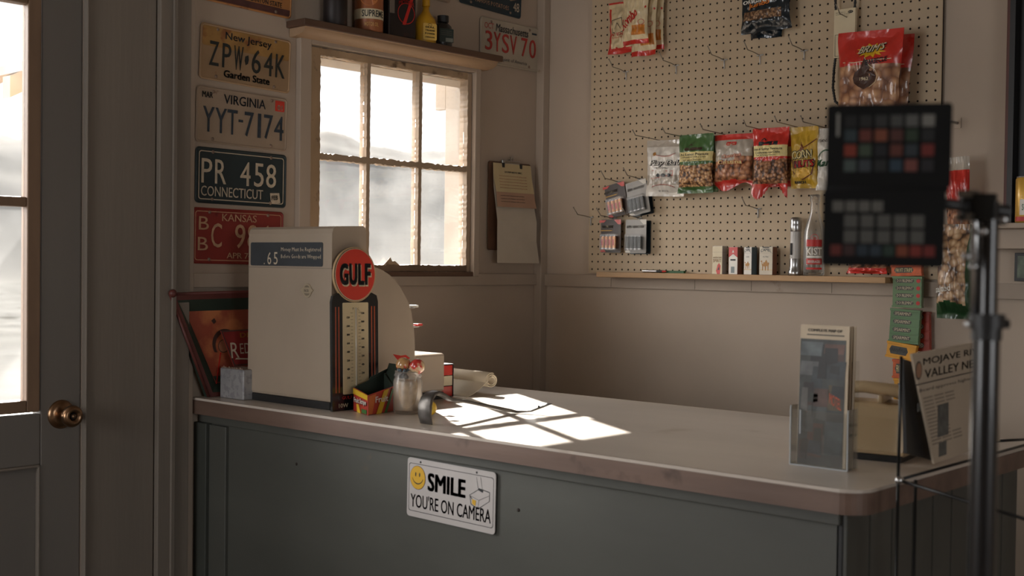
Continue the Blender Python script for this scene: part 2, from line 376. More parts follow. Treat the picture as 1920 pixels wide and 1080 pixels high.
# ---------------------------------------------------------------- outside
dirt_m = pm('desert_dirt', (92, 90, 86), .95, var=.2, scale=.5, spot=((62, 60, 56), .6, .9), spec=0)
hill_m = pm('desert_hill', (106, 103, 98), .95, var=.15, scale=.12, spot=((104, 100, 95), .58, .3), spec=0)
mb = MB(); mb.box(-80, 150, .14, 260, -.5, -.35, dirt_m)
struct(mb, 'ground', 'bright desert ground outside')
def hill(name, r0, hs, sd):
    mb = MB(); vs = []; fs = []; na, nr = 260, 40
    for i in range(na+1):
        az = math.radians(20+95*i/na)
        for j in range(nr+1):
            q = j/nr; rad = r0*(.75+.6*q); x = -3.4+rad*math.cos(az); y = -2.9+rad*math.sin(az)
            pr = hs(math.degrees(az))
            z = -.4+math.sin(min(1, q*1.6)*PI/2)**1.5*(1-1.6*max(0, q-.66))*(pr*r0*1.12)*(1+.10*(noise.noise(Vector((x*.05, y*.05, sd)))))+2.0*noise.noise(Vector((x*.16, y*.16, sd)))*q+.8*noise.noise(Vector((x*.5, y*.5, sd)))*q
            vs.append((x, y, z))
    for i in range(na):
        for j in range(nr): a = i*(nr+1)+j; fs.append((a, a+nr+1, a+nr+2, a+1))
    mb.add(vs, fs, hill_m, True); struct(mb, name, 'desert hillside outside')
hill('hills', 110, lambda a: .101+.010*math.exp(-((a-52)/4)**2)+.003*math.sin(a*.9), 3.1)
pr_m = pm('porch_wood', (176, 148, 118), .7, var=.15, scale=6)
mb = MB()
P = [on(1, 1.6, -120, 215), on(1, 1.6, 56, 130), on(1, 1.6, 56, 95), on(1, 1.6, -120, 170)]
mb.prism([(p.x, p.z) for p in P], 1.6, 1.68, pr_m, 'y')
Q = [on(1, 1.6, -120, 168), on(1, 1.6, 56, 95)]
mb.add([(Q[0].x, 1.6, Q[0].z), (Q[1].x, 1.6, Q[1].z), (Q[1].x, T_, Q[1].z+.02), (Q[0].x, T_, Q[0].z+.02)]+[(Q[0].x, 1.6, Q[0].z+.03), (Q[1].x, 1.6, Q[1].z+.03), (Q[1].x, T_, Q[1].z+.05), (Q[0].x, T_, Q[0].z+.05)],
       [(0, 1, 2, 3), (7, 6, 5, 4), (0, 4, 5, 1), (1, 5, 6, 2), (2, 6, 7, 3), (3, 7, 4, 0)], pm('porch_soffit', (150, 142, 130), .8))
for yy in (.5, 1.05):
    mb.prism([(Q[0].x, Q[0].z-.07), (Q[1].x, Q[1].z-.07), (Q[1].x, Q[1].z), (Q[0].x, Q[0].z)], yy, yy+.05, pr_m, 'y')
mb.box(Q[0].x, Q[0].x+.1, 1.6, 1.7, -.36, Q[0].z, pr_m)
struct(mb, 'porch', 'wooden porch roof over the door')

# ---------------------------------------------------------------- counter
CZ = .975; CX0 = -1.440; CX1 = -.600; CY1 = -1.945
ct = root('shop_counter', 'long shop counter with worn pale top, wooden edge and dark green front', 'counter', (CX0, 0, 0))
mb = MB(); L = [(.001, -.003), (.84, -.003), (.84, CY1+.001)]+arcpts(.05, CY1+.05, .049, 270, 180, 8)
mb.prism(L[::-1], CZ-.006, CZ, top_m); mb.box(.004, .0055, CY1+.06, -.003, CZ-.0001, CZ+.0003, edge_m); mb.build('worktop', ct, .003)
mb = MB(); OUT = [(0.0, -.003), (.84, -.003), (.84, CY1)]+arcpts(.05, CY1+.05, .05, 270, 180, 8)
mb.prism(OUT[::-1], CZ-.043, CZ-.0062, edge_m)
mb.build('edge_band', ct, .004)
mb = MB(); mb.box(.03, .045, -1.89, -.004, 0, CZ-.043, green_m); mb.build('front_panel', ct)
mb = MB(); mb.box(.022, .034, -1.895, -.004, .908, CZ-.044, green_m); mb.box(.010, .03, -.06, -.004, 0, .908, pm('green_post', (58, 60, 54), .6)); mb.box(.020, .032, -.135, -.06, 0, .905, green_m); mb.build('front_trim', ct, .002)
mb = MB(); n = 9; x0, x1 = .03, .82
for i in range(n):
    a = x0+(x1-x0)*i/n; b = x0+(x1-x0)*(i+1)/n; mb.box(a+.002, b-.002, -1.905, -1.89, 0, CZ-.044, green_m)
mb.box(x0, x1, -1.898, -1.885, 0, CZ-.045, black_m); mb.build('end_panel', ct, .002)
mb = MB(); mb.box(.80, .815, -1.885, -.004, 0, CZ-.044, green_m); mb.build('back_panel', ct)
for y, z in ((-.98, .87), (-1.16, .83), (-.42, .84)): mb = MB(); mb.lathe([(0, -.0012), (.004, -.001), (.004, 0)], hole_m, (.03, y, z), 'x', 10); mb.build('nail_hole', ct)

# ---------------------------------------------------------------- pegboard with real holes
pb = MB(); py0, pz0 = -.249, 1.329; NC, NR = 48, 38; y_s = py0+.0127; z_s = pz0-.0127; pit = .0254; hr = .0032
oct_ = [(math.cos(PI/4*k+PI/8*0), math.sin(PI/4*k)) for k in range(8)]; sq = [(1, 0), (1, 1), (0, 1), (-1, 1), (-1, 0), (-1, -1), (0, -1), (1, -1)]
vs = []; fs = []; fi = []
for i in range(NC):
    for j in range(NR):
        cy = py0-pit*i; cz = pz0+pit*j; o = len(vs)
        for a, b in sq: vs.append((-.018, cy-a*pit/2, cz+b*pit/2))
        for a, b in oct_: vs.append((-.018, cy-a*hr, cz+b*hr))
        for a, b in oct_: vs.append((-.0145, cy-a*hr, cz+b*hr))
        for k in range(8):
            k2 = (k+1) % 8; fs.append((o+k, o+8+k, o+8+k2, o+k2)); fi.append((o+8+k, o+16+k, o+16+k2, o+8+k2))
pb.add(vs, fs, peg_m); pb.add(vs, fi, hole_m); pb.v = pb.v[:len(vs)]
pb.f = pb.f[:len(fs)]+[tuple(k-len(vs) for k in f) for f in pb.f[len(fs):]]
yL, yR, zB, zT = py0+pit/2, py0-pit*(NC-.5), pz0-pit/2, pz0+pit*(NR-.5)
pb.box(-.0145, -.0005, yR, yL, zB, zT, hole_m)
ya, yb = yR, yL
pb.box(-.018, -.0145, yb-.0001, yb+.003, zB, zT, peg_m); pb.box(-.018, -.0145, ya-.003, ya+.0001, zB, zT, peg_m)
pbo = pb.build('pegboard'); tag(pbo, 'tan perforated pegboard panel covering the wall right of the corner', 'pegboard')
mb = MB(); LZ = 1.3205
mb.box(-.080, -.0005, on(0, -.08, 1660, 520).y, on(0, -.08, 1118, 510).y, LZ-.017, LZ, ledge_m); lo = mb.build('ledge_board', bevel=.0015); tag(lo, 'narrow raw wood ledge along the foot of the pegboard', 'shelf')

# ---------------------------------------------------------------- peg hooks
wire_m = pm('hook_wire', (150, 140, 128), .35, .7, var=.1); clip_m = pm('hook_clip', (200, 200, 200), .35, .4, var=.05)
def hook_parts(r, L, tip=.03):
    mb = MB(); mb.tube([(0, 0, .002), (0, 0, .01), (0, .004, L*.5), (0, .007, L), (0, .007+tip*.75, L+tip*.75)], .0016, wire_m, 6); mb.sphere((0, .007+tip*.75, L+tip*.75), .0023, wire_m, seg=8, rows=6); mb.build('prong', r)
    mb = MB(); mb.tube([(-.011, 0, .004), (.011, 0, .004)], .0021, clip_m, 6); mb.tube([(0, 0, .004), (0, -.028, .003)], .0021, clip_m, 6); mb.build('back_clip', r)
def hookM(y, z): return Matrix.Translation((-.018, y, z)) @ FB
hk = root('peg_hook', 'short empty wire hook on the pegboard, leftmost of the upper row', 'hook', (-.018, -.383, 1.985), FB, group='empty short pegboard hooks'); hook_parts(hk, .075)
for y, z, lb in ((-.583, 1.987, 'short empty wire hook on the pegboard, second from the left in the upper row'), (-.763, 1.987, 'short empty wire hook in the middle of the upper pegboard row'),
                 (-.89, 1.989, 'short empty wire hook below the dark seed pouch'), (-1.04, 1.987, 'short empty wire hook just left of the white belt sleeve'),
                 (-.892, 1.522, 'lone empty wire hook low on the pegboard above the cigarette packs'), (-.243, 1.505, 'wire hook at the left edge of the pegboard beside the lower batteries')):
    copy_thing(hk, hookM(y, z), lb, 'empty short pegboard hooks')
lh = root('peg_hook', 'long wire hook carrying the white baseball candy bag', 'hook', (-.018, on(0, -.018, 1250, 266).y, on(0, -.018, 1250, 266).z), FB, group='long hooks holding snack bags'); hook_parts(lh, .17, .02)
HZ = [(lambda p: (p.y, p.z))(on(0, -.018, a, b)) for a, b in ((1250, 266), (1305, 262), (1375, 256), (1455, 250), (1512, 243), (1560, 243))]
for (y, z), lb in zip(HZ[1:], ('long wire hook carrying the green peanut bags', 'long wire hook carrying the clear red-edged snack bag', 'long wire hook carrying the red peanut bags', 'long wire hook carrying the yellow corn snack bag', 'long wire hook carrying the white bag beside the dark chart')):
    copy_thing(lh, hookM(y, z), lb, 'long hooks holding snack bags')
for y, z, lb in ((-.506, 2.215, 'wire hook carrying the cream and red snack bags'), (-.84, 2.23, 'wire hook carrying the dark seed pouches'), (-1.19, 2.06, 'wire hook carrying the red barbecue snack bags'), (on(0, -.018, 1160, 345).y, 1.622, 'wire hook carrying the upper battery cards'), (on(0, -.018, 1152, 415).y, 1.500, 'wire hook carrying the lower red battery card'), (on(0, -.018, 1200, 415).y, 1.500, 'wire hook carrying the lower grey battery card'), (on(0, -.018, 1202, 340).y, 1.628, 'wire hook carrying the upper grey battery card')):
    copy_thing(hk, hookM(y, z), lb, 'short hooks holding goods')

# ---------------------------------------------------------------- snack bags
def sstep(a, b, x):
    t = max(0, min(1, (x-a)/(b-a))); return t*t*(3-2*t)
def bag(label, px0, px1, pya, pyb, d, off, zone, texts=(), rot=0, seedn=0, name='snack_bag', group='snack bags on the pegboard', extra=None, base=None, jag=.0, zig=0):
    """pouch hanging from its top; local x right, y up (0 = top), z towards the room"""
    _a = on(0, -off-d*.3, px0, (pya+pyb)/2); _b = on(0, -off-d*.3, px1, (pya+pyb)/2); _t = on(0, -off-d*.3, (px0+px1)/2, pya); _q = on(0, -off-d*.3, (px0+px1)/2, pyb)
    w_ = (_a.y-_b.y)*1.03; h = _t.z-_q.z; y = (_a.y+_b.y)/2; ztop = _t.z
    r = root(name, label, 'snack bag', (-off, y, ztop), FB, rot, group)
    NU, NV = 36, 56
    def env(u, v): return (sstep(.06, .32, v)*(1-sstep(.80, .95, v)))**.8*(max(0, 1-abs(2*u-1)**2.4))**.6
    def hgt(u, v, front=1):
        wr = noise.noise(Vector((u*4+seedn, v*5, 0)))*.004+noise.noise(Vector((u*13+seedn, v*9, 3)))*.0022*(1+2*env(u, v))
        wave = .004*math.sin(u*5+seedn)*(1-sstep(.0, .25, v))+.006*math.sin(u*8+seedn*2)*sstep(.85, 1, v)
        return wave+(env(u, v)*d*(.62 if front else -.25)+(wr if front else 0))
    def xy(u, v):
        x = (u-.5)*w_*(1-.07*sstep(.1, .45, v)*(1-sstep(.7, 1, v)))
        yy = -v*h
        if v > .9: yy -= jag*math.sin(u*7+seedn)*(v-.9)*10*h*.1
        if v > .985 and zig: yy += zig*(1 if int(u*NU) % 2 else 0)
        return x, yy
    for front in (1, 0):
        mb = MB(); vs = []
        for j in range(NV+1):
            for i in range(NU+1):
                u, v = i/NU, j/NV; x, yy = xy(u, v); vs.append((x, yy, hgt(u, v, front)+(0.0004 if front else 0)))
        by = {}
        for j in range(NV):
            for i in range(NU):
                m = zone((i+.5)/NU, (j+.5)/NV) if front else (base or zone(.5, (j+.5)/NV)); a = j*(NU+1)+i
                q = (a, a+NU+1, a+NU+2, a+1); by.setdefault(m, []).append(q if front else q[::-1])
        o0 = True
        for m, q in by.items():
            if o0: mb.add(vs, q, m, True); o0 = False
            else:
                if m not in mb.mats: mb.mats.append(m)
                for f in q: mb.f.append(f); mb.mi.append(mb.mats.index(m)); mb.sm.append(True)
        mb.build('front_sheet' if front else 'back_sheet', r)
    def fn(X, Y):
        v = -Y/h; u = X/w_+.5; return hgt(min(1, max(0, u)), min(1, max(0, v)))
    if texts or extra:
        mb = MB()
        for ti, t in enumerate(texts): # (string, u0, v0(top), wu, hv, mat, kw)
            kw = dict(t[6]) if len(t) > 6 else {}
            mb.text(t[0], (t[1]-.5)*w_, -(t[2]+t[4])*h, t[3]*w_, t[4]*h, .0020+.0007*ti, t[5], fn=fn, **kw)
        if extra: extra(mb, fn, w_, h)
        mb.build('print', r)
    return r
green_f = pm('green_film', (70, 104, 58), .35, var=.2, coat=.5, bump=.3, bscale=60)
dgreen_f = pm('dark_green_film', (38, 70, 40), .35, var=.2, coat=.5)
yell_f = pm('yellow_film', (188, 150, 44), .4, var=.15, coat=.4, bump=.2)
cream_f = pm('cream_film', (216, 196, 156), .4, var=.08, coat=.4, bump=.25)
white_f = pm('white_film', (214, 208, 198), .35, var=.12, coat=.6, bump=.35, bscale=50)
milky_f = pm('milky_film', (178, 168, 154), .3, var=.15, coat=.7, bump=.4, bscale=60)
navy_f = pm('navy_film', (20, 32, 40), .25, var=.2, coat=.8, bump=.6, bscale=50)
pea_f = nuts('peanuts_small', (214, 176, 128), (178, 128, 84), 105)
pea2_f = nuts('peanuts_brown', (196, 150, 108), (150, 100, 66), 95)
curl_f = nuts('curls', (206, 150, 108), (158, 100, 66), 60)
seed_f = nuts('seeds', (176, 140, 104), (120, 88, 60), 130)
rind_f = nuts('rinds', (206, 160, 120), (160, 112, 80), 38, gap=(110, 70, 50), film=.7)
shell_f = nuts('peanut_shells', (206, 176, 140), (166, 128, 92), 50, gap=(70, 50, 38), film=.6)
paleyel_m = pm('pale_yellow', (222, 204, 140), .45, var=.08)
def strip(mb, fn, pts, wd, mat, z=.0016):
    for a, b in zip(pts, pts[1:]):
        dx, dy = b[0]-a[0], b[1]-a[1]; L = math.hypot(dx, dy) or 1; nx, ny = -dy/L*wd/2, dx/L*wd/2
        q = [(a[0]+nx, a[1]+ny), (a[0]-nx, a[1]-ny), (b[0]-nx, b[1]-ny), (b[0]+nx, b[1]+ny)]
        mb.add([(x, y, z+fn(x, y)) for x, y in q], [(0, 1, 2, 3)], mat)
def blob(mb, fn, pts, mat, z=.0016):
    cx = sum(p[0] for p in pts)/len(pts); cy = sum(p[1] for p in pts)/len(pts); n = len(pts); vs = [(cx, cy, z+fn(cx, cy))]; R = 3
    for k in range(1, R+1):
        for x, y in pts:
            X = cx+(x-cx)*k/R; Y = cy+(y-cy)*k/R; vs.append((X, Y, z+fn(X, Y)))
    f = [(0, 1+i, 1+(i+1) % n) for i in range(n)]
    for k in range(R-1):
        o = 1+k*n; f += [(o+i, o+n+i, o+n+(i+1) % n, o+(i+1) % n) for i in range(n)]
    mb.add(vs, f, mat)
# top left cluster
def z_anders(u, v): return redfoil_m if (u < .09 or v > .90 or v < .04) else cream_f
bag('cream snack bag with red border, leftmost of the top left pegboard cluster', 1141, 1198, 2, 99, .02, .055, z_anders,
    [('ANDERSEN', .12, .60, .8, .06, red_m, {'bold': .02}), ('PEANUT BUTTER', .14, .68, .75, .03, red_m)], rot=.0, seedn=1,
    extra=lambda mb, fn, w_, h: (strip(mb, fn, [(-.045, -.06), (.0, -.055), (.0, -.1), (-.042, -.1), (-.045, -.06)], .002, ink_m), strip(mb, fn, [(-.03, -.09), (-.02, -.07), (-.005, -.09)], .002, ink_m), strip(mb, fn, [(-.045, -.155), (-.03, -.15), (-.01, -.156), (0.01, -.15)], .006, red_m)))
def z_kombo(u, v): return redfoil_m if v > .93 else (pm('snack_orange', (196, 120, 40), .4, var=.3, scale=60) if (.45 < u < .95 and .70 < v < .86) else cream_f)
def kx(mb, fn, w_, h):
    strip(mb, fn, [(-.045, -.145), (.045, -.075)], .006, red_m); strip(mb, fn, arcpts(.03, -.125, .009, 0, 360, 14), .0012, red_m)
kt = [('Kombo', .12, .60, .72, .16, red_m, {'bold': .03, 'rot': .62, 'shear': .2})]
bag('cream snack bag with slanted red lettering at the front of the top left cluster', 1166, 1213, -30, 82, .024, .11, z_kombo, kt, seedn=2, extra=kx)
bag('cream snack bag tucked behind the red lettered one, second in the cluster', 1183, 1229, -26, 104, .02, .075, z_kombo, kt, seedn=3, extra=kx)
bag('cream snack bag at the back right of the top left cluster', 1198, 1243, -26, 94, .018, .04, z_kombo, kt, seedn=4, extra=kx)
# dark seed pouches
def z_jumbo(u, v): return seed_f if (.06 < u < .86 and .62 < v < .78) else navy_f
jt = [('ORIGINAL', .08, .42, .62, .07, white_m, {'bold': .03}), ('Jumbo', .2, .50, .42, .1, pm('orange_ink', (214, 120, 36), .4), {'bold': .03, 'shear': .2, 'slope': .1})]
bag('dark navy seed pouch hanging at the top of the pegboard', 1387, 1479, -48, 58, .022, .07, z_jumbo, jt, seedn=5, rot=.02)
bag('dark navy seed pouch behind the first with its lower corner hanging out', 1412, 1470, -44, 70, .018, .03, z_jumbo, jt, seedn=6, rot=-.05)
# barbecue bags
def z_bbq(u, v): return redfoil_m if v < .34 else rind_f
def bx(mb, fn, w_, h):
    dk = pm('kettle_brown', (66, 40, 30), .4); pts = arcpts(-.005, -.135, .03, 100, -100-160, 20)
    blob(mb, fn, [(-.036, -.132), (-.03, -.117), (-.015, -.105), (-.008, -.092), (.0, -.08), (.006, -.092), (.012, -.104), (.025, -.116), (.033, -.13), (.03, -.145), (.015, -.156), (0, -.165), (-.018, -.156), (-.032, -.146)], dk, .002)
    mb.text('1962', -.014, -.14, .026, .009, .0028, cream_m, fn=fn, bold=.02)
    strip(mb, fn, [(.0, -.078), (.012, -.10), (.03, -.113), (.038, -.13), (.033, -.148), (.015, -.16)], .0015, cream_m, .003)
    yl = pm('burst_yellow', (226, 180, 40), .4); c = (.012, -.058); st = []
    for k in range(24):
        a = 2*PI*k/24; rr_ = (.036 if k % 2 else .022); st.append((c[0]+rr_*1.25*math.cos(a), c[1]+rr_*.62*math.sin(a)))
    blob(mb, fn, st, yl, .0016)
    mb.text("BRIM'S", -.022, -.068, .072, .021, .0034, ink_m, fn=fn, bold=.05, shear=.25, slope=.12)
    mb.text("BRIM'S", -.0235, -.0665, .072, .021, .0042, cream_m, fn=fn, bold=.02, shear=.25, slope=.12)
    mb.text('BARBECUE', .004, -.100, .058, .015, .003, ink_m, fn=fn, bold=.03, slope=.15)
    strip(mb, fn, [(-.07, -.086), (-.03, -.090), (.02, -.086), (.072, -.084)], .002, cream_m, .002)
bag('red-topped barbecue pork rind bag at the front beside the white belt sleeve', 1569, 1687, 56, 250, .045, .13, z_bbq, seedn=7, extra=bx, rot=-.02)
bag('red-topped barbecue pork rind bag hanging behind the first one', 1598, 1709, 66, 250, .035, .045, z_bbq, seedn=8, extra=bx, rot=-.05)
# the row of bags
def z_ball(u, v): return milky_f if (.62 < v < .80) else (white_f if v > .12 else milky_f)
def pbx(mb, fn, w_, h):
    for yy, sg in ((-.045, -1), (-.150, 1)):
        pts = [(-.042+.084*k/14, yy+sg*.008*(1-((k/7)-1)**2)) for k in range(15)]
        strip(mb, fn, pts, .0012, red_m, .002)
        for x, y in pts: strip(mb, fn, [(x-.002, y-.003*sg), (x, y), (x+.002, y-.003*sg)], .0008, pm('stitch_brown', (120, 80, 50), .6), .0025)
    strip(mb, fn, [(-.046, -.098), (.03, -.100), (.034, -.098), (.034, -.114), (.03, -.112), (-.046, -.124)], .0012, red_m, .002)
    for x in (-.02, -.0, .022): blob(mb, fn, circ(x, -.113, .008, 12, .006), pm('gumball_grey', (70, 78, 84), .3, coat=.8), .002)
    blob(mb, fn, circ(-.038, -.045, .006, 10), pm('seal_gold', (170, 120, 50), .5), .002)
    mb.text('BUBBLE GUM BASEBALLS', -.034, -.092, .055, .004, .002, ink_m, fn=fn, res=1); mb.text('NET WT 4 OZ', -.02, -.165, .035, .005, .002, ink_m, fn=fn, res=1)
bag('white candy bag with baseball stitching at the left of the bag row', 1212, 1284, 262, 368, .022, .075, z_ball,
    [('Play Ball', .12, .36, .76, .13, ink_m, {'bold': .09, 'shear': .25}), ('Play Ball', .13, .365, .74, .115, white_m, {'bold': .0, 'shear': .25})], seedn=9, extra=pbx, rot=-.03)
def z_chili(u, v): return green_f if (v < .30 or v > .90) else (paleyel_m if v < .47 else (green_f if v < .47+.035*math.sin(u*PI)+.03 else pea_f))
def ctext(a, b, c): return [(a, .08, .325, .82, .045, ink_m, {'bold': .01}), (b, .15, .38, .7, .035, ink_m, {'bold': .01}), (c, .2, .43, .55, .025, ink_m, {'bold': .01})]
lg = lambda mb, fn, w_, h: (blob(mb, fn, rr(-.03, .032, -.052, -.042, .004), pm('logo_dark', (70, 52, 40), .5)), strip(mb, fn, [(-.02, -.037), (-.012, -.031), (-.005, -.037)], .003, pm('logo_dark', (70, 52, 40), .5)))
bag('green and clear chili lemon peanut bag in the front of its pair', 1270, 1334, 251, 362, .035, .105, z_chili, ctext('Chili Lemon Peanuts', 'Cacahuates con Chile y Limon', 'Chili Lemon Peanuts'), seedn=10, extra=lg)
bag('green peanut bag half hidden behind the front chili lemon bag', 1292, 1342, 255, 360, .03, .05, z_chili, ctext('Chili Lemon Peanuts', 'Cacahuates con Chile y Limon', 'Chili Lemon Peanuts'), seedn=11, extra=lg)
def z_crist(u, v): return redfoil_m if (v < .10 or v > .86+.08*abs(u-.55)) else (milky_f if v < .52 and not (v > .42 and u > .6) else curl_f)
def cx_(mb, fn, w_, h):
    blob(mb, fn, rr(-.018, .018, -.035, -.024, .004), red_m); mb.text('Snacks', -.014, -.033, .028, .006, .0026, cream_m, fn=fn, res=1)
bag('clear churrito bag with red top and bottom, yellow lettering', 1337, 1409, 251, 350, .035, .09, z_crist,
    [('Churritos', .27, .40, .5, .07, red_m, {'bold': .08, 'slope': .1}), ('Churritos', .28, .405, .48, .06, cream_m, {'bold': .01, 'slope': .1}), ('Cristina', .18, .49, .62, .09, red_m, {'bold': .08}), ('Cristina', .19, .495, .6, .08, paleyel_m, {'bold': .03})], seedn=12, extra=cx_, jag=.8)
def z_spicy(u, v): return redfoil_m if (v < .29 or v > .90) else (paleyel_m if v < .46 else (redfoil_m if v < .46+.04*math.sin(u*PI)+.03 else pea2_f))
sx = lambda mb, fn, w_, h: (blob(mb, fn, rr(-.032, .034, -.053, -.041, .003), ink_m), strip(mb, fn, [(-.022, -.038), (-.014, -.031), (-.006, -.038)], .003, ink_m))
bag('red and clear hot spicy peanut bag in the front of its pair', 1409, 1474, 239, 357, .035, .10, z_spicy, ctext('Hot & Spicy Peanuts', 'Cacahuates con Chile', 'Hot & Spicy Peanuts'), seedn=13, extra=sx, jag=1.5, zig=.006)
bag('red peanut bag tucked behind the front hot spicy bag', 1430, 1484, 246, 350, .03, .05, z_spicy, ctext('Hot & Spicy Peanuts', 'Cacahuates con Chile', 'Hot & Spicy Peanuts'), seedn=14, extra=sx)
def cnx(mb, fn, w_, h):
    br = pm('cornnut_brown', (110, 58, 26), .5)
    strip(mb, fn, [(-.036, -.095), (-.028, -.135), (.0, -.155), (.03, -.14), (.038, -.10)], .003, br, .002)
    blob(mb, fn, [(-.012, -.07), (-.005, -.044), (.008, -.065), (.002, -.075)], br); strip(mb, fn, [(.0, -.065), (.02, -.055), (.042, -.038)], .003, br, .002)
    blob(mb, fn, circ(.002, -.135, .022, 14, .016), pm('nut_gold', (216, 170, 70), .5), .0018)
    mb.text('RANCH', -.026, -.166, .034, .008, .003, ink_m, fn=fn, bold=.05)
bag('tall yellow corn snack bag right of the red peanut bags', 1481, 1532, 237, 353, .022, .09, lambda u, v: yell_f,
    [('CORN', .1, .39, .74, .15, ink_m, {'bold': .08, 'slope': .05}), ('CORN', .12, .40, .7, .13, paleyel_m, {'bold': .02, 'slope': .05}), ('NUTS', .22, .55, .7, .13, ink_m, {'bold': .08, 'slope': .05}), ('NUTS', .24, .56, .66, .11, red_m, {'bold': .03, 'slope': .05})], seedn=15, extra=cnx)
bag('white foil nut bag with green ring beside the colour chart', 1530, 1580, 239, 356, .028, .09, lambda u, v: white_f,
    [("Kar's", .05, .52, .7, .12, pm('green_ink', (50, 90, 60), .5), {'bold': .05, 'shear': .3, 'slope': .1}), ('PEANUTS', .1, .18, .5, .05, ink_m)], seedn=16,
    extra=lambda mb, fn, w_, h: strip(mb, fn, arcpts(-.005, -.095, .03, 20, 160, 10), .004, pm('green_ink', (50, 90, 60), .5), .002))
# bags right of the pegboard
def z_org(u, v): return redfoil_m if .14 < v < .5 else (milky_f if v <= .14 else curl_f)
bag('long orange and clear snack bag on the wall right of the pegboard', 1768, 1812, 294, 470, .035, .09, z_org, seedn=17, group='snack bags right of the pegboard', rot=.05)
def z_salt(u, v): return dgreen_f if (v > .80+.12*abs(u-.4) or u > .88) else shell_f
bag('bag of salted peanuts in shells with dark green corners, lowest on the wall', 1753, 1820, 420, 598, .05, .115, z_salt, [('salted', .02, .66, .5, .07, white_m, {'bold': .03, 'slope': .15})], seedn=18, group='snack bags right of the pegboard')
def z_lie(u, v): return redfoil_m if v > .7 or v < .2 else curl_f
bag('red and orange snack bag resting on the ledge under the colour chart', 1588, 1662, 478, 513, .018, .045, z_lie, seedn=19)
r = root('wall_hook', 'bent metal arm hook on the wall right of the pegboard', 'hook', (-.001, -1.50, 1.745), FB)
mb = MB(); mb.tube([(0, 0, 0), (0, 0, .12), (0, .0, .125), (0, -.028, .127)], .004, steel_m, 8); mb.build('arm', r)
mb = MB(); mb.box(-.010, .010, -.014, .014, 0, .003, wallB_m); mb.build('backplate', r)
# belt in a card sleeve
r = root('drive_belt', 'black toothed drive belt in a white card sleeve above the barbecue bags', 'belt', (-.045, on(0, -.045, 1585, 65).y, on(0, -.045, 1585, 65).z), FB)
mb = MB(); mb.box(-.033, .033, -.065, .073, -.006, .006, cream_m)
mb.text('MADE IN USA  HEAT COOL', -.028, .062, .03, .003, .0064, ink_m, res=1); mb.text('ASSEMBLED AS LISTED', -.028, .057, .045, .0025, .0064, ink_m, res=1)
mb.prism(circ(.018, .063, .008, 16, .004), .006, .0066, ink_m); mb.text('KEEP DRY', .0118, .0615, .012, .003, .0072, cream_m, res=1); mb.ring(rr(-.028, -.004, -.06, .0, .001), rr(-.029, -.003, -.061, .001, .001), .0065, ink_m); mb.build('card_sleeve', r)
mb = MB(); pts = [(-.030, .185, 0), (-.034, .12, 0), (-.031, .073, 0), (-.03, 0, 0), (-.03, -.065, 0), (-.034, -.10, 0), (-.034, -.15, .004), (-.026, -.19, .004), (0, -.21, .004), (.03, -.19, .004), (.034, -.12, 0), (.03, -.06, 0), (.028, .075, 0), (.031, .14, 0), (.03, .185, 0), (.018, .212, 0), (0, .222, 0), (-.018, .212, 0), (-.030, .185, 0)]
fine = []
for a, b in zip(pts, pts[1:]):
    for k in range(10): fine.append(Vector(a).lerp(Vector(b), k/10))
mb.tube(fine, [.003 if k % 2 else .0044 for k in range(len(fine))], black_m, 6); mb.build('belt', r)
_p = r.matrix_basis.translation; copy_thing(hk, hookM(_p.y, _p.z+.210), 'wire hook carrying the black toothed belt', 'short hooks holding goods')
# ---------------------------------------------------------------- battery cards
def battery_card(label, px, py, rot, off, kind, group):
    _p = on(0, -off, px, py); y, z = _p.y, _p.z
    card = {'red': pm('card_black_red', (48, 34, 30), .4, var=.3, coat=.3), 'grey': pm('card_grey', (150, 146, 140), .35, var=.15, coat=.4), 'blue': pm('card_navy', (24, 36, 44), .35, var=.2, coat=.4)}[kind]
    r = root('battery_pack', label, 'batteries', (-off, y, z), FB, rot, group)
    mb = MB(); W, Hh = .0415, .106; mb.prism(rr(-W, W, -Hh, .004, .004), 0, .0012, card)
    if kind != 'blue':
        mb.prism([(.012, .004), (W, .004), (W, -.012), (.03, -.012)], .0012, .0016, redfoil_m if kind == 'red' else white_m)
        mb.text('ALKALINE' if kind == 'red' else 'SUPER HEAVY DUTY', -W+.004, -.024, .048 if kind == 'red' else .070, .009, .002, cream_m if kind == 'red' else white_m, bold=.03, shear=.15)
        if kind == 'red': mb.prism([(-W, -.034), (0, -.034), (.01, -.031), (-W, -.031)], .0012, .0017, pm('gold_line', (196, 150, 60), .4)); mb.prism([(-.02, .002), (-.048, .002), (-.048, -.006), (-.03, -.006)], .0012, .0018, redfoil_m)
        mb.prism([(-W, -.095), (-.028, -.095), (-.02, -.104), (-W, -.104)], .0012, .0018, redfoil_m if kind == 'red' else white_m)
    mb.build('backing_card', r)
    n = 4; bm_ = {'red': pm('battery_copper', (196, 130, 80), .3, .8), 'grey': pm('battery_black', (40, 44, 46), .3, .3), 'blue': pm('battery_black', (40, 44, 46), .3, .3)}[kind]
    for k in range(n):
        x = -.0255+.0155*k; mb = MB(); mb.cyl((x, -.094, .0085), .0072, .042, bm_, 'y', 14); mb.cyl((x, -.052, .0085), .003, .002, steel_m, 'y', 10); mb.cyl((x, -.0935, .0085), .0074, .003, steel_m, 'y', 14)
        if kind == 'red': mb.box(x-.003, x+.003, -.082, -.062, .0155, .0160, red_m)
        mb.build('battery', r)
    mb = MB(); mb.prism(rr(-.034, .031, -.098, -.044, .003), .002, .0175, film_m); mb.build('blister', r)
    return r
battery_card('red and black alkaline battery card on the upper left hook, tilted', 1152, 347, .20, .038, 'red', 'battery cards')
battery_card('grey battery card on the upper hooks, tilted', 1192, 342, .20, .05, 'grey', 'battery cards')
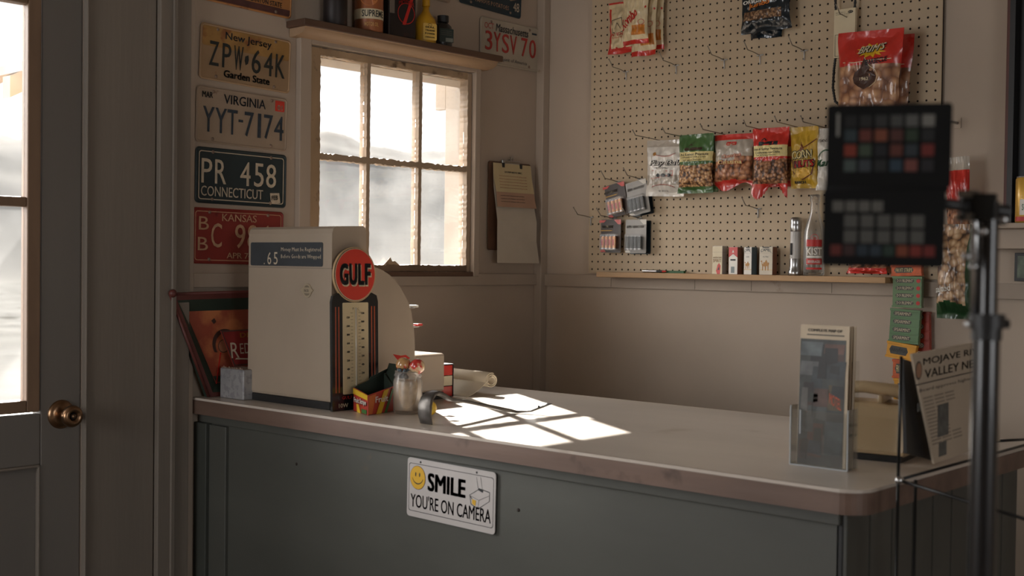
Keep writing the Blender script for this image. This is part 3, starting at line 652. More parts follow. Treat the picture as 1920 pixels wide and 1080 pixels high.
battery_card('dark navy battery card behind the upper grey one', 1200, 344, .16, .024, 'blue', 'battery cards')
battery_card('red and black alkaline battery card hanging straight at the lower left', 1146, 414, 0, .04, 'red', 'battery cards')
battery_card('grey battery card hanging straight in the lower row', 1193, 414, 0, .045, 'grey', 'battery cards')
battery_card('dark navy battery card behind the lower grey one', 1201, 416, 0, .022, 'blue', 'battery cards')

# ---------------------------------------------------------------- goods on the ledge
mb_camel = [(-.011, -.010), (-.009, -.010), (-.008, -.001), (-.003, -.002), (-.002, -.010), (0, -.010), (.001, -.001), (.005, -.001), (.006, -.010), (.008, -.010), (.008, .000), (.010, .004), (.0085, .007), (.006, .005), (.004, .008), (.001, .012), (-.002, .008), (-.004, .006), (-.007, .007), (-.0085, .002), (-.011, .004), (-.0115, .010), (-.015, .010), (-.0155, .008), (-.0125, .007), (-.012, .001), (-.0105, -.001)]
tan_m = pm('camel_tan', (176, 128, 70), .6)
def pack(label, px, w_, h, d, face, side, deco, rz=0):
    r = root('cigarette_pack', label, 'cigarettes', (-.046, on(0, -.046, px, 505).y, LZ+.0003), None, 0, 'cigarette packs on the ledge', rz=rz)
    F = FB; mb = MB(); mb.T = F; mb.box(-w_/2, w_/2, 0, h, -d/2, d/2, side); mb.box(-w_/2+.0003, w_/2-.0003, .0003, h-.0003, d/2, d/2+.0003, face)
    deco(mb, w_, h, d/2+.0006); mb.build('box', r)
    mb = MB(); mb.T = F; mb.box(-w_/2-.0003, w_/2+.0003, h-.0005, h+.0004, -d/2-.0003, d/2+.0003, pm('foil_edge', (180, 176, 168), .4, .3)); mb.box(-w_/2-.0002, w_/2+.0002, h*.78, h*.785, -d/2, d/2+.0004, pm('seam_grey', (120, 110, 100), .6)); mb.build('lid', r)
    return r
def dec_spirit(mb, w_, h, z):
    mb.text('AMERICAN', -w_*.42, h*.56, w_*.84, .005, z, pm('tan_ink', (150, 110, 70), .5), bold=.02, res=1); mb.text('SPIRIT', -w_*.42, h*.42, w_*.84, .010, z, pm('tan_ink', (150, 110, 70), .5), bold=.02)
    mb.prism([(0, .0), (.012, .0), (.014, .026), (.008, .034), (.002, .028), (-.004, .01)], z-.0003, z, red_m); mb.prism([(.002, .012), (.010, .013), (.008, .024)], z, z+.0003, ink_m)
def dec_red(mb, w_, h, z):
    mb.prism([(-w_/2, h), (w_/2, h), (w_/2, h*.62), (w_*.0, h*.75), (-w_/2, h*.62)], z-.0003, z, red_m); mb.prism([(-.004, h*.8), (.004, h*.8), (0, h*.9)], z, z+.0003, white_m)
    mb.box(-w_*.3, w_*.3, h*.5, h*.56, z, z+.0002, ink_m); mb.box(-w_*.22, w_*.18, .004, h*.28, z, z+.0002, pm('grey_ink', (120, 130, 130), .5))
def dec_camel(mb, w_, h, z):
    mb.text('CAMEL', -w_*.4, h*.80, w_*.8, .009, z, pm('blue_ink', (60, 74, 84), .5), bold=.02, arc=.004); mb.text('FILTERS', -w_*.22, h*.62, w_*.44, .004, z, ink_m, res=1)
    k = w_/.042; mb.prism([(a*1.05*k, b*1.3*k+h*.33) for a, b in mb_camel], z-.0003, z+.0003, tan_m); mb.box(-w_*.5, w_*.5, h*.17, h*.19, z-.0003, z, pm('sand', (210, 180, 130), .6))
    mb.box(-w_*.25, w_*.25, h*.97, h, z, z+.0002, ink_m)
pack('cream cigarette pack with red figure and silver side, leftmost on the ledge', 1349, .040, .086, .022, cream_m, pm('pack_silver', (210, 205, 195), .3, .5), dec_spirit, rz=-.15)
pack('white cigarette pack with red peaked top, second on the ledge', 1379, .036, .083, .022, white_m, pm('pack_brown', (120, 76, 56), .5), dec_red, rz=-.2)
pack('narrow white cigarette pack with tan animal and blue-grey side', 1407, .034, .083, .022, white_m, pm('pack_teal', (84, 98, 100), .5), dec_camel, rz=-.3)
pack('wider white cigarette pack with tan animal, rightmost of the packs', 1440, .048, .084, .022, pm('pack_cream', (206, 196, 176), .5), pm('pack_brown', (120, 76, 56), .5), dec_camel, rz=-.1)
r = root('flashlight', 'chrome and white torch standing on the pegboard ledge', 'flashlight', (-.046, on(0, -.046, 1491, 505).y, LZ+.0003))
mb = MB(); mb.lathe([(0, 0), (.019, 0), (.0205, .003), (.0205, .012), (.018, .016), (.0165, .03), (.0165, .048), (.0155, .05)], steel_m); mb.build('head', r)
mb = MB(); mb.lathe([(.0155, .048), (.0158, .05), (.0158, .128), (.0155, .13)], pm('torch_white', (196, 192, 186), .35)); mb.build('barrel', r)
mb = MB(); mb.lathe([(.0155, .129), (.0168, .131), (.0168, .150), (.016, .152), (.0165, .155), (.0165, .168), (.012, .172), (0, .172)], steel_m); mb.build('tail_cap', r)
mb = MB(); mb.box(-.019, -.0155, .002, .008, .06, .095, black_m); mb.T = Matrix.Rotation(-.5, 4, 'Z'); mb.build('switch', r, .001)
r = root('soda_bottle', 'empty clear soda bottle with red and white label on the ledge', 'bottle', (-.052, on(0, -.052, 1526, 505).y, LZ+.0003))
mb = MB(); mb.lathe([(0, .002), (.026, 0), (.030, .004), (.0305, .03), (.0305, .115), (.028, .135), (.019, .165), (.0135, .185), (.0125, .215), (.015, .217), (.015, .224), (.013, .226), (.0145, .229), (.0145, .236), (.012, .237), (.0105, .215), (.0115, .185), (.017, .165), (.026, .135), (.0285, .115), (.0285, .01), (0, .006)], jarglass_m, seg=28); mb.build('glass_body', r)
mb = MB()
def cyl_patch(mb, r_, z0, z1, a0, a1, m, n=14):
    v = []; 
    for k in range(n+1):
        a = a0+(a1-a0)*k/n; v += [(r_*math.cos(a), r_*math.sin(a), z0), (r_*math.cos(a), r_*math.sin(a), z1)]
    mb.add(v, [(2*k, 2*k+2, 2*k+3, 2*k+1) for k in range(n)], m, True)
AZ = math.atan2(CAM.y+1.07, CAM.x+.03)
cyl_patch(mb, .0308, .085, .105, AZ-.8, AZ+.8, red_m); cyl_patch(mb, .0308, .033, .05, AZ-.8, AZ+.8, red_m); cyl_patch(mb, .0308, .018, .024, AZ-.8, AZ+.8, red_m); cyl_patch(mb, .0308, .052, .058, AZ-.8, AZ+.8, white_m)
def cyl_text(mb, s, r_, zc, h, ang, a_c, m, bold=.02):
    vs, fs = text_mesh(s, min(bold, .015), 2); x0 = min(p.x for p in vs); x1 = max(p.x for p in vs); y0 = min(p.y for p in vs); y1 = max(p.y for p in vs)
    out = []
    for p in vs:
        a = a_c-ang/2+ang*(p.x-x0)/(x1-x0); out.append((r_*math.cos(a), r_*math.sin(a), zc-h/2+h*(p.y-y0)/(y1-y0)))
    mb.add(out, fs, m)
cyl_text(mb, 'KIST', .0312, .071, .022, 1.5, AZ, white_m, .05); cyl_text(mb, 'BEVERAGES', .0314, .041, .008, 1.2, AZ, white_m, .02)
v = []
for k in range(24): a = 2*PI*k/24; v += [(a, .011), (a, .0095)]
mb.add([(.0312*math.cos(AZ+rr_*math.cos(a)/.031), .0312*math.sin(AZ+rr_*math.cos(a)/.031), .110+rr_*math.sin(a)) for a, rr_ in v], [(2*k, (2*k+1), (2*k+3) % 48, (2*k+2) % 48) for k in range(24)], red_m)
cyl_text(mb, 'Get', .0314, .110, .008, .4, AZ, red_m); mb.build('painted_label', r)
r = root('ballpoint_pen', 'silver and black pen lying at the left of the ledge', 'pen', (-.05, -.485, LZ+.0052), FB)
mb = MB(); mb.cyl((0, 0, 0), .0048, .055, steel_m, 'x', 12); mb.build('barrel', r)
mb = MB(); mb.cyl((.055, 0, 0), .0044, .022, black_m, 'x', 12, .0036); mb.cyl((.077, 0, 0), .0036, .014, red_m, 'x', 12, .002); mb.build('grip', r)
mb = MB(); mb.box(.06, .155, 0, .0075, -.006, .004, pm('comb_green', (48, 96, 50), .5)); mb.box(.062, .153, .0035, .0045, .004, .0043, ink_m)
mb.build('pocket_comb', bevel=.001, M=Matrix.Translation((-.04, -.485, LZ+.0003)) @ FB); tag(bpy.data.objects['pocket_comb'], 'flat green strip lying on the ledge right of the pen', 'comb')
# ---------------------------------------------------------------- chewing gum multipacks hanging down the wall
juicy = pm('gum_yellow', (214, 150, 30), .4, coat=.3); ogum = pm('gum_orange', (196, 86, 30), .4, var=.3, scale=60, coat=.3); spear = pm('gum_green', (88, 122, 82), .35, var=.15, coat=.4); dbl = pm('gum_green_pale', (98, 128, 86), .35, var=.15, coat=.4)
def gum(label, px0, px1, pya, pyb, off, m, txt, n, tilt=0, txm=None):
    a = on(0, -off, px0, pya); b = on(0, -off, px1, pya); c_ = on(0, -off, px0, pyb); w_ = a.y-b.y; h = a.z-c_.z
    r = root('gum_pack', label, 'chewing gum', (-off, (a.y+b.y)/2, a.z), FB, tilt, 'chewing gum packs hung down the wall')
    mb = MB(); mb.box(-w_/2, w_/2, -h, 0, -.005, .005, m); step = h/n
    for k in range(n):
        yc = -step*(k+.5); mb.box(-w_/2+.001, w_/2-.001, yc-step*.44, yc+step*.44, .005, .0075, m)
        mb.prism([(-w_*.40, yc), (-w_*.34, yc+step*.28), (w_*.18, yc+step*.28), (w_*.24, yc), (w_*.18, yc-step*.28), (-w_*.34, yc-step*.28)], .0075, .0079, pm('gum_lozenge', (66, 66, 60), .5))
        mb.text(txt, -w_*.34, yc-step*.20, w_*.54, step*.40, .0084, txm or cream_m, bold=.0, res=1)
        if m in (dbl,): mb.prism(circ(w_*.38, yc, step*.28, 10), .0075, .0079, red_m)
    mb.build('wrapped_sticks', r, .0006)
    for z0_, z1_ in ((-.005, .002), (-h-.003, -h+.003)): mb = MB(); mb.box(-w_/2-.001, w_/2+.001, z0_, z1_, -.006, .009, m); mb.build('wrapper_end', r, .0006)
gum('orange fruit gum pack at the top of the hanging gum packs', 1673, 1730, 497, 515, .05, ogum, 'FRUIT STRIPE', 1, .03, paleyel_m)
gum('pale green mint gum pack, upper of the two green ones', 1676, 1731, 519, 574, .05, dbl, 'DOUBLEMINT', 4)
gum('green spearmint gum pack, lower of the two green ones', 1672, 1728, 580, 640, .052, spear, 'SPEARMINT', 4, -.05)
gum('yellow fruit gum pack right under the two green packs', 1666, 1721, 643, 670, .055, juicy, 'JuicyFruit', 1, -.12, ink_m)
gum('orange gum pack below the yellow one, half behind the newspaper', 1676, 1722, 674, 706, .05, ogum, 'FRUIT STRIPE', 1, 0, paleyel_m)
gum('yellow gum pack hanging lowest behind the newspaper', 1678, 1725, 709, 745, .05, juicy, 'JuicyFruit', 1, .04, ink_m)
gum('red gum pack behind the green ones, its right edge showing', 1705, 1745, 585, 655, .02, pm('gum_red', (150, 52, 34), .4, var=.3), 'BIG RED', 4, .03)

# ---------------------------------------------------------------- right end of the back wall
r = root('wall_cabinet', 'tall dark cabinet opening on the right of the back wall', 'cabinet', (-.002, -1.640, 1.470), FB)
mb = MB(); mb.box(0, .012, 0, .95, 0, .03, pm('cabinet_redwood', (92, 48, 38), .5)); mb.build('side_rail', r, .002)
mb = MB(); mb.box(.012, .5, 0, .95, 0, .006, black_m); mb.build('dark_back', r)
mb = MB(); mb.box(.012, .026, .0, .95, .006, .04, black_m); mb.box(.474, .5, 0, .95, .006, .04, black_m); mb.build('inner_frame', r)
r = root('wall_shelf', 'white painted shelf with apron on the right wall under the cans', 'shelf', (-.002, -1.612, 1.452), FB)
mb = MB(); mb.box(-.012, .6, 0, .014, 0, .14, trim_m); mb.build('shelf_board', r, .002)
mb = MB(); mb.box(0, .6, -.052, 0, 0, .10, trim_m); mb.build('apron', r, .002)
def can(label, p, h, rr_, base, band, name, cat, deco=None, grp=None, loc=None):
    r = root(name, label, cat, loc, group=grp)
    mb = MB(); mb.lathe([(0, .002), (rr_*.93, 0), (rr_, .004), (rr_, h-.006), (rr_*.9, h)], base, seg=28)
    if deco: deco(mb, rr_)
    mb.build('body', r); mb = MB(); mb.lathe([(rr_*.9, h-.0008), (rr_*.94, h+.0005), (rr_*.92, h+.0022), (rr_*.85, h+.001), (rr_*.82, h-.003), (0, h-.003)], steel_m, seg=28); mb.build('lid', r)
    return r
def cd1(mb, r_):
    a = math.atan2(CAM.y+1.68, CAM.x+.08); cyl_patch(mb, r_+.0004, .02, .06, a-.7, a+.7, white_m); cyl_text(mb, 'SODA', r_+.0008, .04, .016, 1.0, a, pm('can_green', (40, 90, 60), .4), .04); cyl_patch(mb, r_+.0004, .004, .016, a-1.2, a+1.2, red_m)
can('yellow and white drink can on the white wall shelf', None, .117, .031, pm('can_yellow', (206, 160, 60), .35, .3, coat=.4), None, 'drink_can', 'can', cd1, 'drink cans on the wall shelf', (-.085, on(0, -.085, 1903, 400).y-.033, 1.4665))
mb = MB(); mb.box(0, .18, 0, .075, 0, .012, black_m); r = root('framed_picture', 'small dark framed picture under the white wall shelf', 'picture', (-.002, on(0, -.002, 1905, 500).y, 1.316), FB); mb.build('frame', r, .001)
mb = MB(); mb.box(.008, .172, .008, .067, .012, .0125, pm('picture_print', (90, 100, 84), .5, var=.6, scale=40)); mb.build('print', r)

# ---------------------------------------------------------------- licence plates on the window wall
PW, PH = .305, .152
def plate(label, x0, ztop, rot, base, rim, deco, holes=((.055, .012), (.25, .012), (.055, .14), (.25, .14)), sticker=None, w=.305):
    r = root('license_plate', label, 'license plate', (x0, -.0035, ztop), FA, rot, 'old license plates on the window wall')
    mb = MB(); o = rr(0, w, -PH, 0, .012); i_ = rr(.0035, w-.0035, -PH+.0035, -.0035, .0095); j = rr(.006, w-.006, -PH+.006, -.006, .008)
    n = len(o); mb.prism(o, -.0005, .0008, base)
    mb.add([(a, b, .0008) for a, b in o]+[(a, b, .0030) for a, b in i_], [(k, (k+1) % n, n+(k+1) % n, n+k) for k in range(n)], rim, True)
    mb.add([(a, b, .0030) for a, b in i_]+[(a, b, .0012) for a, b in j], [(k, (k+1) % n, n+(k+1) % n, n+k) for k in range(n)], rim, True)
    deco(mb); mb.build('plate_panel', r)
    for a, b in holes:
        mb = MB(); mb.lathe([(0, .0032), (.003, .003), (.0045, .0022), (.005, .0008)], rust_m, (a, -b, 0), 'z', 10); mb.build('screw', r)
    if sticker: mb = MB(); sticker(mb); mb.build('sticker', r)
    return r
Z0 = .0026
nj = pm('plate_nj', (152, 124, 94), .5, var=.12, scale=8, spot=((140, 100, 68), .66, 20))
nj_low = pm('plate_nj_low', (176, 142, 98), .5, var=.1, scale=10)
va = pm('plate_va', (158, 138, 118), .55, var=.1, scale=10, spot=((120, 92, 72), .68, 22))
ctm = pm('plate_ct', (34, 47, 50), .5, var=.15, scale=10, spot=((84, 56, 44), .72, 30))
ks = pm('plate_ks', (136, 42, 34), .5, var=.12, scale=8, spot=((110, 28, 22), .66, 18))
az = pm('plate_az', (176, 120, 70), .5, var=.2, scale=8, spot=((110, 60, 44), .6, 16))
ma = pm('plate_ma', (172, 160, 142), .5, var=.08, scale=10, spot=((130, 100, 76), .72, 24))
idm = pm('plate_id', (30, 48, 56), .5, var=.2, scale=12)
num_ink = pm('number_ink', (34, 38, 36), .5, var=.2, scale=60)
va_ink = pm('plate_blue_ink', (44, 54, 64), .5, var=.3, scale=80)
rimnj = pm('rim_nj', (170, 138, 104), .45, var=.1)
plw = pm('plate_letter_white', (196, 180, 156), .5, var=.12, scale=60)
ksw = pm('plate_letter_tan', (190, 150, 116), .5, var=.15, scale=60)
mar = pm('plate_letter_red', (168, 48, 40), .5, var=.12)
def d_nj(mb):
    mb.prism(rr(.007, .298, -.060, -.007, .006), .0012, .0016, pm('plate_nj_top', (156, 118, 66), .5, var=.25, scale=14, spot=((140, 90, 52), .58, 18)))
    mb.text('New Jersey', .080, -.040, .155, .026, Z0, va_ink, bold=.01)
    for s, x, w_ in (('Z', .030, .03), ('P', .072, .028), ('W', .110, .03), ('6', .170, .03), ('4', .212, .03), ('K', .252, .032)): mb.text(s, x, -.112, w_, .066, Z0+.0008, num_ink, bold=-.0, depth=.0016)
    mb.prism([(.148, -.07), (.157, -.066), (.159, -.078), (.156, -.09), (.150, -.094), (.146, -.082)], Z0-.001, Z0+.0005, num_ink)
    mb.text('Garden State', .078, -.138, .155, .020, Z0, num_ink, bold=.035)
plate('worn yellow New Jersey plate, top of the full column left of the window', -1.418, 1.986, -.035, nj, rimnj, d_nj)
def d_va(mb):
    mb.text('MAR', .018, -.030, .034, .016, Z0, num_ink, bold=.03); mb.text('VIRGINIA', .088, -.040, .14, .026, Z0, va_ink, bold=.01)
    for s, x, w_ in (('Y', .022, .036), ('Y', .062, .036), ('T', .101, .032), ('-', .138, .014), ('7', .158, .030), ('1', .203, .010), ('7', .224, .030), ('4', .260, .032)): mb.text(s, x, -.085 if s == '-' else -.122, w_, .007 if s == '-' else .068, Z0+.0008, va_ink, bold=.0, depth=.0016)
def st_va(mb): mb.prism(rr(.262, .294, -.040, -.010, .002), .0012, .0020, pm('sticker_red', (196, 56, 40), .5)); mb.text('01', .269, -.036, .018, .014, .0024, plw, bold=.04)
plate('pale Virginia plate with blue letters, second in the column left of the window', -1.430, 1.815, -.02, va, va, d_va, sticker=st_va)
def d_ct(mb):
    o = rr(.010, .295, -PH+.010, -.010, .008); i_ = rr(.0125, .2925, -PH+.0125, -.0125, .0065); mb.ring(i_, o, Z0-.0008, plw)
    for s, x, w_ in (('P', .018, .034), ('R', .062, .036), ('4', .145, .034), ('5', .192, .032), ('8', .233, .034)): mb.text(s, x, -.097, w_, .066, Z0+.0008, plw, bold=.02, depth=.0016)
    mb.text('CONNECTICUT', .018, -.132, .205, .027, Z0, plw, bold=.0, depth=.0008)
def st_ct(mb): mb.prism([(.248, -.112), (.280, -.110), (.284, -.138), (.252, -.142)], .0014, .0022, plw); mb.text('FEB', .253, -.132, .022, .013, .0026, num_ink, bold=.04, slope=.1)
plate('dark blue Connecticut plate, third in the column left of the window', -1.431, 1.651, -.012, ctm, ctm, d_ct, sticker=st_ct)
def d_ks(mb):
    o = rr(.009, .296, -PH+.009, -.009, .008); i_ = rr(.011, .294, -PH+.011, -.011, .0065); mb.ring(i_, o, Z0-.0008, ksw)
    mb.text('KANSAS', .095, -.034, .115, .020, Z0, ksw, depth=.0008)
    mb.text('B', .020, -.060, .032, .036, Z0, ksw, depth=.0008); mb.text('B', .018, -.116, .032, .036, Z0, ksw, depth=.0008)
    for s, x in (('C', .060), ('9', .138), ('8', .180), ('4', .222)): mb.text(s, x, -.107, .034, .066, Z0+.0008, ksw, depth=.0014)
    mb.text('APR 74', .112, -.136, .085, .016, Z0, ksw, depth=.0008)
plate('red Kansas plate half hidden behind the cash register', -1.440, 1.487, -.01, ks, ks, d_ks)
def d_az(mb):
    mb.box(.006, .299, -PH+.006, -.128, .0012, .0018, pm('az_purple', (84, 50, 46), .5, var=.3, scale=30)); mb.text('GRAND CANYON STATE', .10, -.126, .17, .014, Z0, va_ink, bold=.02, res=1)
    mb.text('ARIZONA', .09, -.035, .13, .022, Z0, va_ink, bold=.02); mb.text('147 GNR', .03, -.105, .24, .062, Z0, va_ink, bold=.0, depth=.001)
plate('orange and brown plate cut by the top edge above the New Jersey plate', -1.415, 2.198, -.03, az, az, d_az)
def d_ma(mb):
    mb.text('OCT', .020, -.036, .045, .019, Z0, mar, bold=.0); mb.text('Massachusetts', .075, -.040, .165, .026, Z0, va_ink, bold=.008, shear=.15); mb.box(.262, .286, -.026, -.020, .0014, Z0, va_ink)
    for s, x, w_ in (('3', .024, .034), ('Y', .066, .034), ('S', .108, .034), ('V', .148, .034), ('7', .206, .032), ('0', .248, .034)): mb.text(s, x, -.108, w_, .064, Z0+.0008, mar, depth=.0014)
    mb.text('The Spirit of America', .070, -.140, .165, .016, Z0, va_ink, shear=.15, res=1)
plate('white Massachusetts plate with red numbers beside the shelf end', -.327, 2.169, -.0, ma, ma, d_ma)
def d_id(mb):
    hills_ = [(.008, -.095), (.04, -.085), (.07, -.1), (.11, -.08), (.15, -.098), (.2, -.082), (.25, -.1), (.297, -.084), (.297, -.008), (.008, -.008)]
    mb.prism(hills_, .0012, .0018, pm('plate_id_sky', (150, 128, 104), .5, var=.1)); mb.text('FAMOUS POTATOES', .075, -.134, .165, .014, Z0, ksw, res=1)
    mb.text('2C CEJ', .05, -.092, .19, .055, Z0+.0006, num_ink, depth=.001)
    for s, y in (('4L', -.060), ('48', -.132)): mb.text(s, .262, y, .030, .022 if y > -.1 else .030, Z0+.0005, plw)
plate('dark potato plate with mountain outline above the white Massachusetts plate', -.424, 2.349, -.03, idm, idm, d_id)
plate('pale plate whose lower edge shows at the top above the bottles', -.772, 2.342, -.01, va, va, lambda mb: mb.text('UTAH', .1, -.12, .1, .05, Z0, va_ink))

# ---------------------------------------------------------------- shelf over the window
SX0, SX1 = -1.130, -.300; SY = -.085
ta = on(1, SY, 569, 27).z; tb = on(1, SY, 944, 110).z; SZ = (ta+tb)/2
print('shelf', ta, tb, on(1, SY, 569, 27).x, on(1, SY, 944, 110).x)
r = root('window_shelf', 'wooden shelf with curved moulding above the window', 'shelf', (SX0, 0, SZ-.02))
mb = MB(); mb.box(0, SX1-SX0, SY, -.002, .0, .020, darkwood_m); mb.build('shelf_board', r, .002)
cove = [(-.002, -.024), (-.026, -.024)]+[(-.026-.046*math.sin(math.radians(a)), -.022+.020*(1-math.cos(math.radians(a)))) for a in range(10, 91, 10)]+[(-.075, 0), (-.002, 0)]
mb = MB(); mb.prism(cove[::-1], .012, SX1-SX0-.012, pm('cove_wood', (168, 138, 108), .6, var=.2, scale=10, bump=.2, stretch=(.2, 1, 1)), 'x', False); mb.build('cove_moulding', r)
SZt = SZ+.0003
rustcan = pm('dark_can', (42, 34, 32), .5, .2, var=.3, spot=((80, 40, 30), .62, 20))
AZs = math.atan2(CAM.y+.07, CAM.x+.88)
can('dark rusty tin at the left end of the shelf over the window', None, .15, .035, rustcan, None, 'oil_can', 'can', None, 'cans on the window shelf', (-.985, -.045, SZt))
def cd_gulf(mb, r_):
    a = AZs; cyl_patch(mb, r_+.0003, .055, .19, a-3.1, a+3.1, pm('gulf_orange', (166, 98, 58), .4, .2, coat=.3), 40)
    cyl_patch(mb, r_+.0006, .036, .066, a-3.1, a+3.1, cream_m, 40)
    cyl_text(mb, 'SUPREME', r_+.0012, .052, .020, 1.7, a+.35, ink_m, .06)
    v = [(.030*math.cos(2*PI*k/28), .030*math.sin(2*PI*k/28)) for k in range(28)]
    rw = r_+.0012; mb.add([(rw*math.cos(a+x/rw), rw*math.sin(a+x/rw), .104+z) for x, z in v], [tuple(range(28))], pm('gulf_disc', (206, 130, 76), .4))
    cyl_text(mb, 'GULF', rw+.0008, .100, .018, .95, a, ink_m, .06); cyl_text(mb, 'MOTOR OIL', r_+.001, .020, .012, 1.0, a+.2, pm('pale_orange', (206, 160, 96), .5), .02)
can('round orange and white motor oil can on the window shelf', None, .19, .043, pm('gulf_low', (150, 92, 58), .4, .2), None, 'oil_can', 'can', cd_gulf, 'cans on the window shelf', (-.855, -.045, SZt))
r = root('oil_tin', 'dark rectangular motor oil tin with a red slash on the window shelf', 'oil tin', (-.738, -.043, SZt), None, 0, None, rz=-.12)
mb = MB(); mb.T = FA; mb.box(-.052, .052, 0, .16, -.027, .027, rustcan); mb.build('body', r, .005)
mb = MB(); mb.T = FA; mb.prism([(.0, .04), (.012, .04), (.05, .15), (.04, .15)], .0271, .0278, red_m); mb.text('MOTOR', -.015, .098, .058, .012, .0282, red_m, arc=.006, bold=.03); mb.ring(circ(.014, .075, .030), circ(.014, .075, .0325), .0276, red_m); mb.box(-.048, -.030, .07, .13, .0271, .0276, pm('grey_label', (120, 110, 100), .6)); mb.build('print', r)
mb = MB(); mb.cyl((-.02, 0, .16), .012, .012, steel_m, 'z', 16); mb.build('screw_cap', r)
r = root('squeeze_bottle', 'yellow plastic bottle with long neck on the window shelf', 'bottle', (-.618, -.045, SZt))
yb_m = pm('yellow_plastic', (208, 156, 34), .4, var=.08)
mb = MB(); mb.T = Matrix.Diagonal((1, .7, 1, 1)); mb.lathe([(0, 0), (.036, 0), (.038, .004), (.038, .062), (.034, .078), (.018, .094), (.012, .104), (.011, .120), (0, .12)], yb_m, seg=28); mb.build('body', r)
mb = MB(); mb.cyl((0, 0, .118), .013, .022, yb_m, 'z', 20, .012); mb.cyl((0, 0, .14), .006, .06, yb_m, 'z', 16, .004); mb.build('nozzle_cap', r)
mb = MB(); mb.T = Matrix.Rotation(-.3, 4, 'Z') @ FA; lb = pm('yellow_label', (220, 180, 90), .5); mb.prism(rr(-.024, .024, .008, .060, .005), .0285, .0295, lb)
for k, (s, h) in enumerate((('SEAL', .006), ('TRANS', .006), ('POWER', .006), ('STEERING FLUID', .004))): mb.text(s, -.017, .045-.010*k, .034, h, .0302, ink_m, bold=.03, res=1)
mb.ring(circ(0, .0555, .006, 16, .003), circ(0, .0555, .007, 16, .004), .0302, ink_m); mb.build('label', r)
r = root('additive_bottle', 'small black bottle with ribbed cap, rightmost on the window shelf', 'bottle', (-.542, -.045, SZt))
mb = MB(); mb.T = Matrix.Diagonal((1, .8, 1, 1)); mb.lathe([(0, 0), (.031, 0), (.033, .003), (.033, .055), (.030, .066), (.018, .076), (.015, .08), (0, .08)], blackgloss_m, seg=28); mb.build('body', r)
mb = MB(); mb.cyl((0, 0, .079), .0185, .020, black_m, 'z', 24); mb.build('cap', r)
mb = MB(); mb.T = Matrix.Rotation(-.3, 4, 'Z') @ FA; mb.prism(rr(-.026, .024, .012, .055, .002), .0265, .0272, pm('label_dark', (38, 50, 44), .5))
mb.box(-.004, .022, .014, .026, .0272, .0276, pm('barcode', (120, 120, 110), .6)); [mb.text('WARNING KEEP AWAY', -.022, .046-.006*k, .04, .0028, .0278, pm('grey_label', (120, 110, 100), .6), res=1) for k in range(3)]; mb.build('label', r)

# ---------------------------------------------------------------- clipboard
r = root('clipboard', 'brown clipboard with long folded papers hung right of the window', 'clipboard', (-.178, -.012, 1.694), FA)
mb = MB(); mb.prism(rr(-.105, .107, -.305, -.004, .010), -.004, 0, pm('hardboard', (92, 62, 44), .6, var=.15)); mb.build('board', r)
mb = MB(); mb.box(-.045, .045, -.016, .002, .0, .006, steel_m); mb.tube([(-.04, -.004, .008), (.04, -.004, .008)], .004, wire_m, 8); mb.box(-.050, -.036, -.026, -.008, .004, .009, black_m); mb.box(.040, .054, -.026, -.008, .004, .009, black_m); mb.build('clip', r, .001)
mb = MB(); mb.tube([(0, .003, -.012), (0, .008, .004), (0, .018, .012)], .002, wire_m, 6); mb.tube([(-.006, .002, .006), (-.006, .012, .006), (.006, .012, .006), (.006, .002, .006)], .0015, wire_m, 6); mb.build('nail', r)
def paper(name, xs, ys, zs, m, lines=()):
    mb = MB(); n = len(ys); vs = []; fs = []
    for (a, b), y, z in zip(xs, ys, zs): vs += [(a, y, z), (b, y, z)]
    fs = [(2*i, 2*i+2, 2*i+3, 2*i+1) for i in range(n-1)]; mb.add(vs, fs, m)
    for s, x, y, w_, h, z, b in lines: mb.text(s, x, y, w_, h, z, b, res=1)
    o = mb.build(name, r); md = o.modifiers.new('thick', 'SOLIDIFY'); md.thickness = .0006; return o
pink_ink = pm('faded_red_ink', (176, 120, 96), .6)
paper('long_folded_sheet', [(-.090, .104), (-.092, .108), (-.086, .112), (-.093, .108), (-.080, .122), (-.098, .118)], [-.012, -.09, -.160, -.205, -.272, -.348], [.004, .010, .016, .030, .018, .036], pm('paper_white', (190, 178, 160), .8, var=.05))
paper('invoice_sheet', [(-.094, .098), (-.096, .1), (-.088, .106)], [-.010, -.06, -.108], [.0075, .013, .020], pm('paper_yellow', (192, 172, 132), .8, var=.05), [('HUMPHREYS INC.', -.04, -.042, .09, .006, .0125, ink_m)]+[('Statement received of goods', -.07, -.055-.010*k, .14, .004, .0145+.0012*k, pink_ink) for k in range(5)])
paper('pink_carbon_sheet', [(-.088, .104), (-.090, .110)], [-.106, -.158], [.0185, .027], pm('paper_pink', (172, 136, 112), .8, var=.06), [('ordered shipped terms', -.07, -.122-.01*k, .12, .004, .0225+.002*k, ink_m) for k in range(3)])

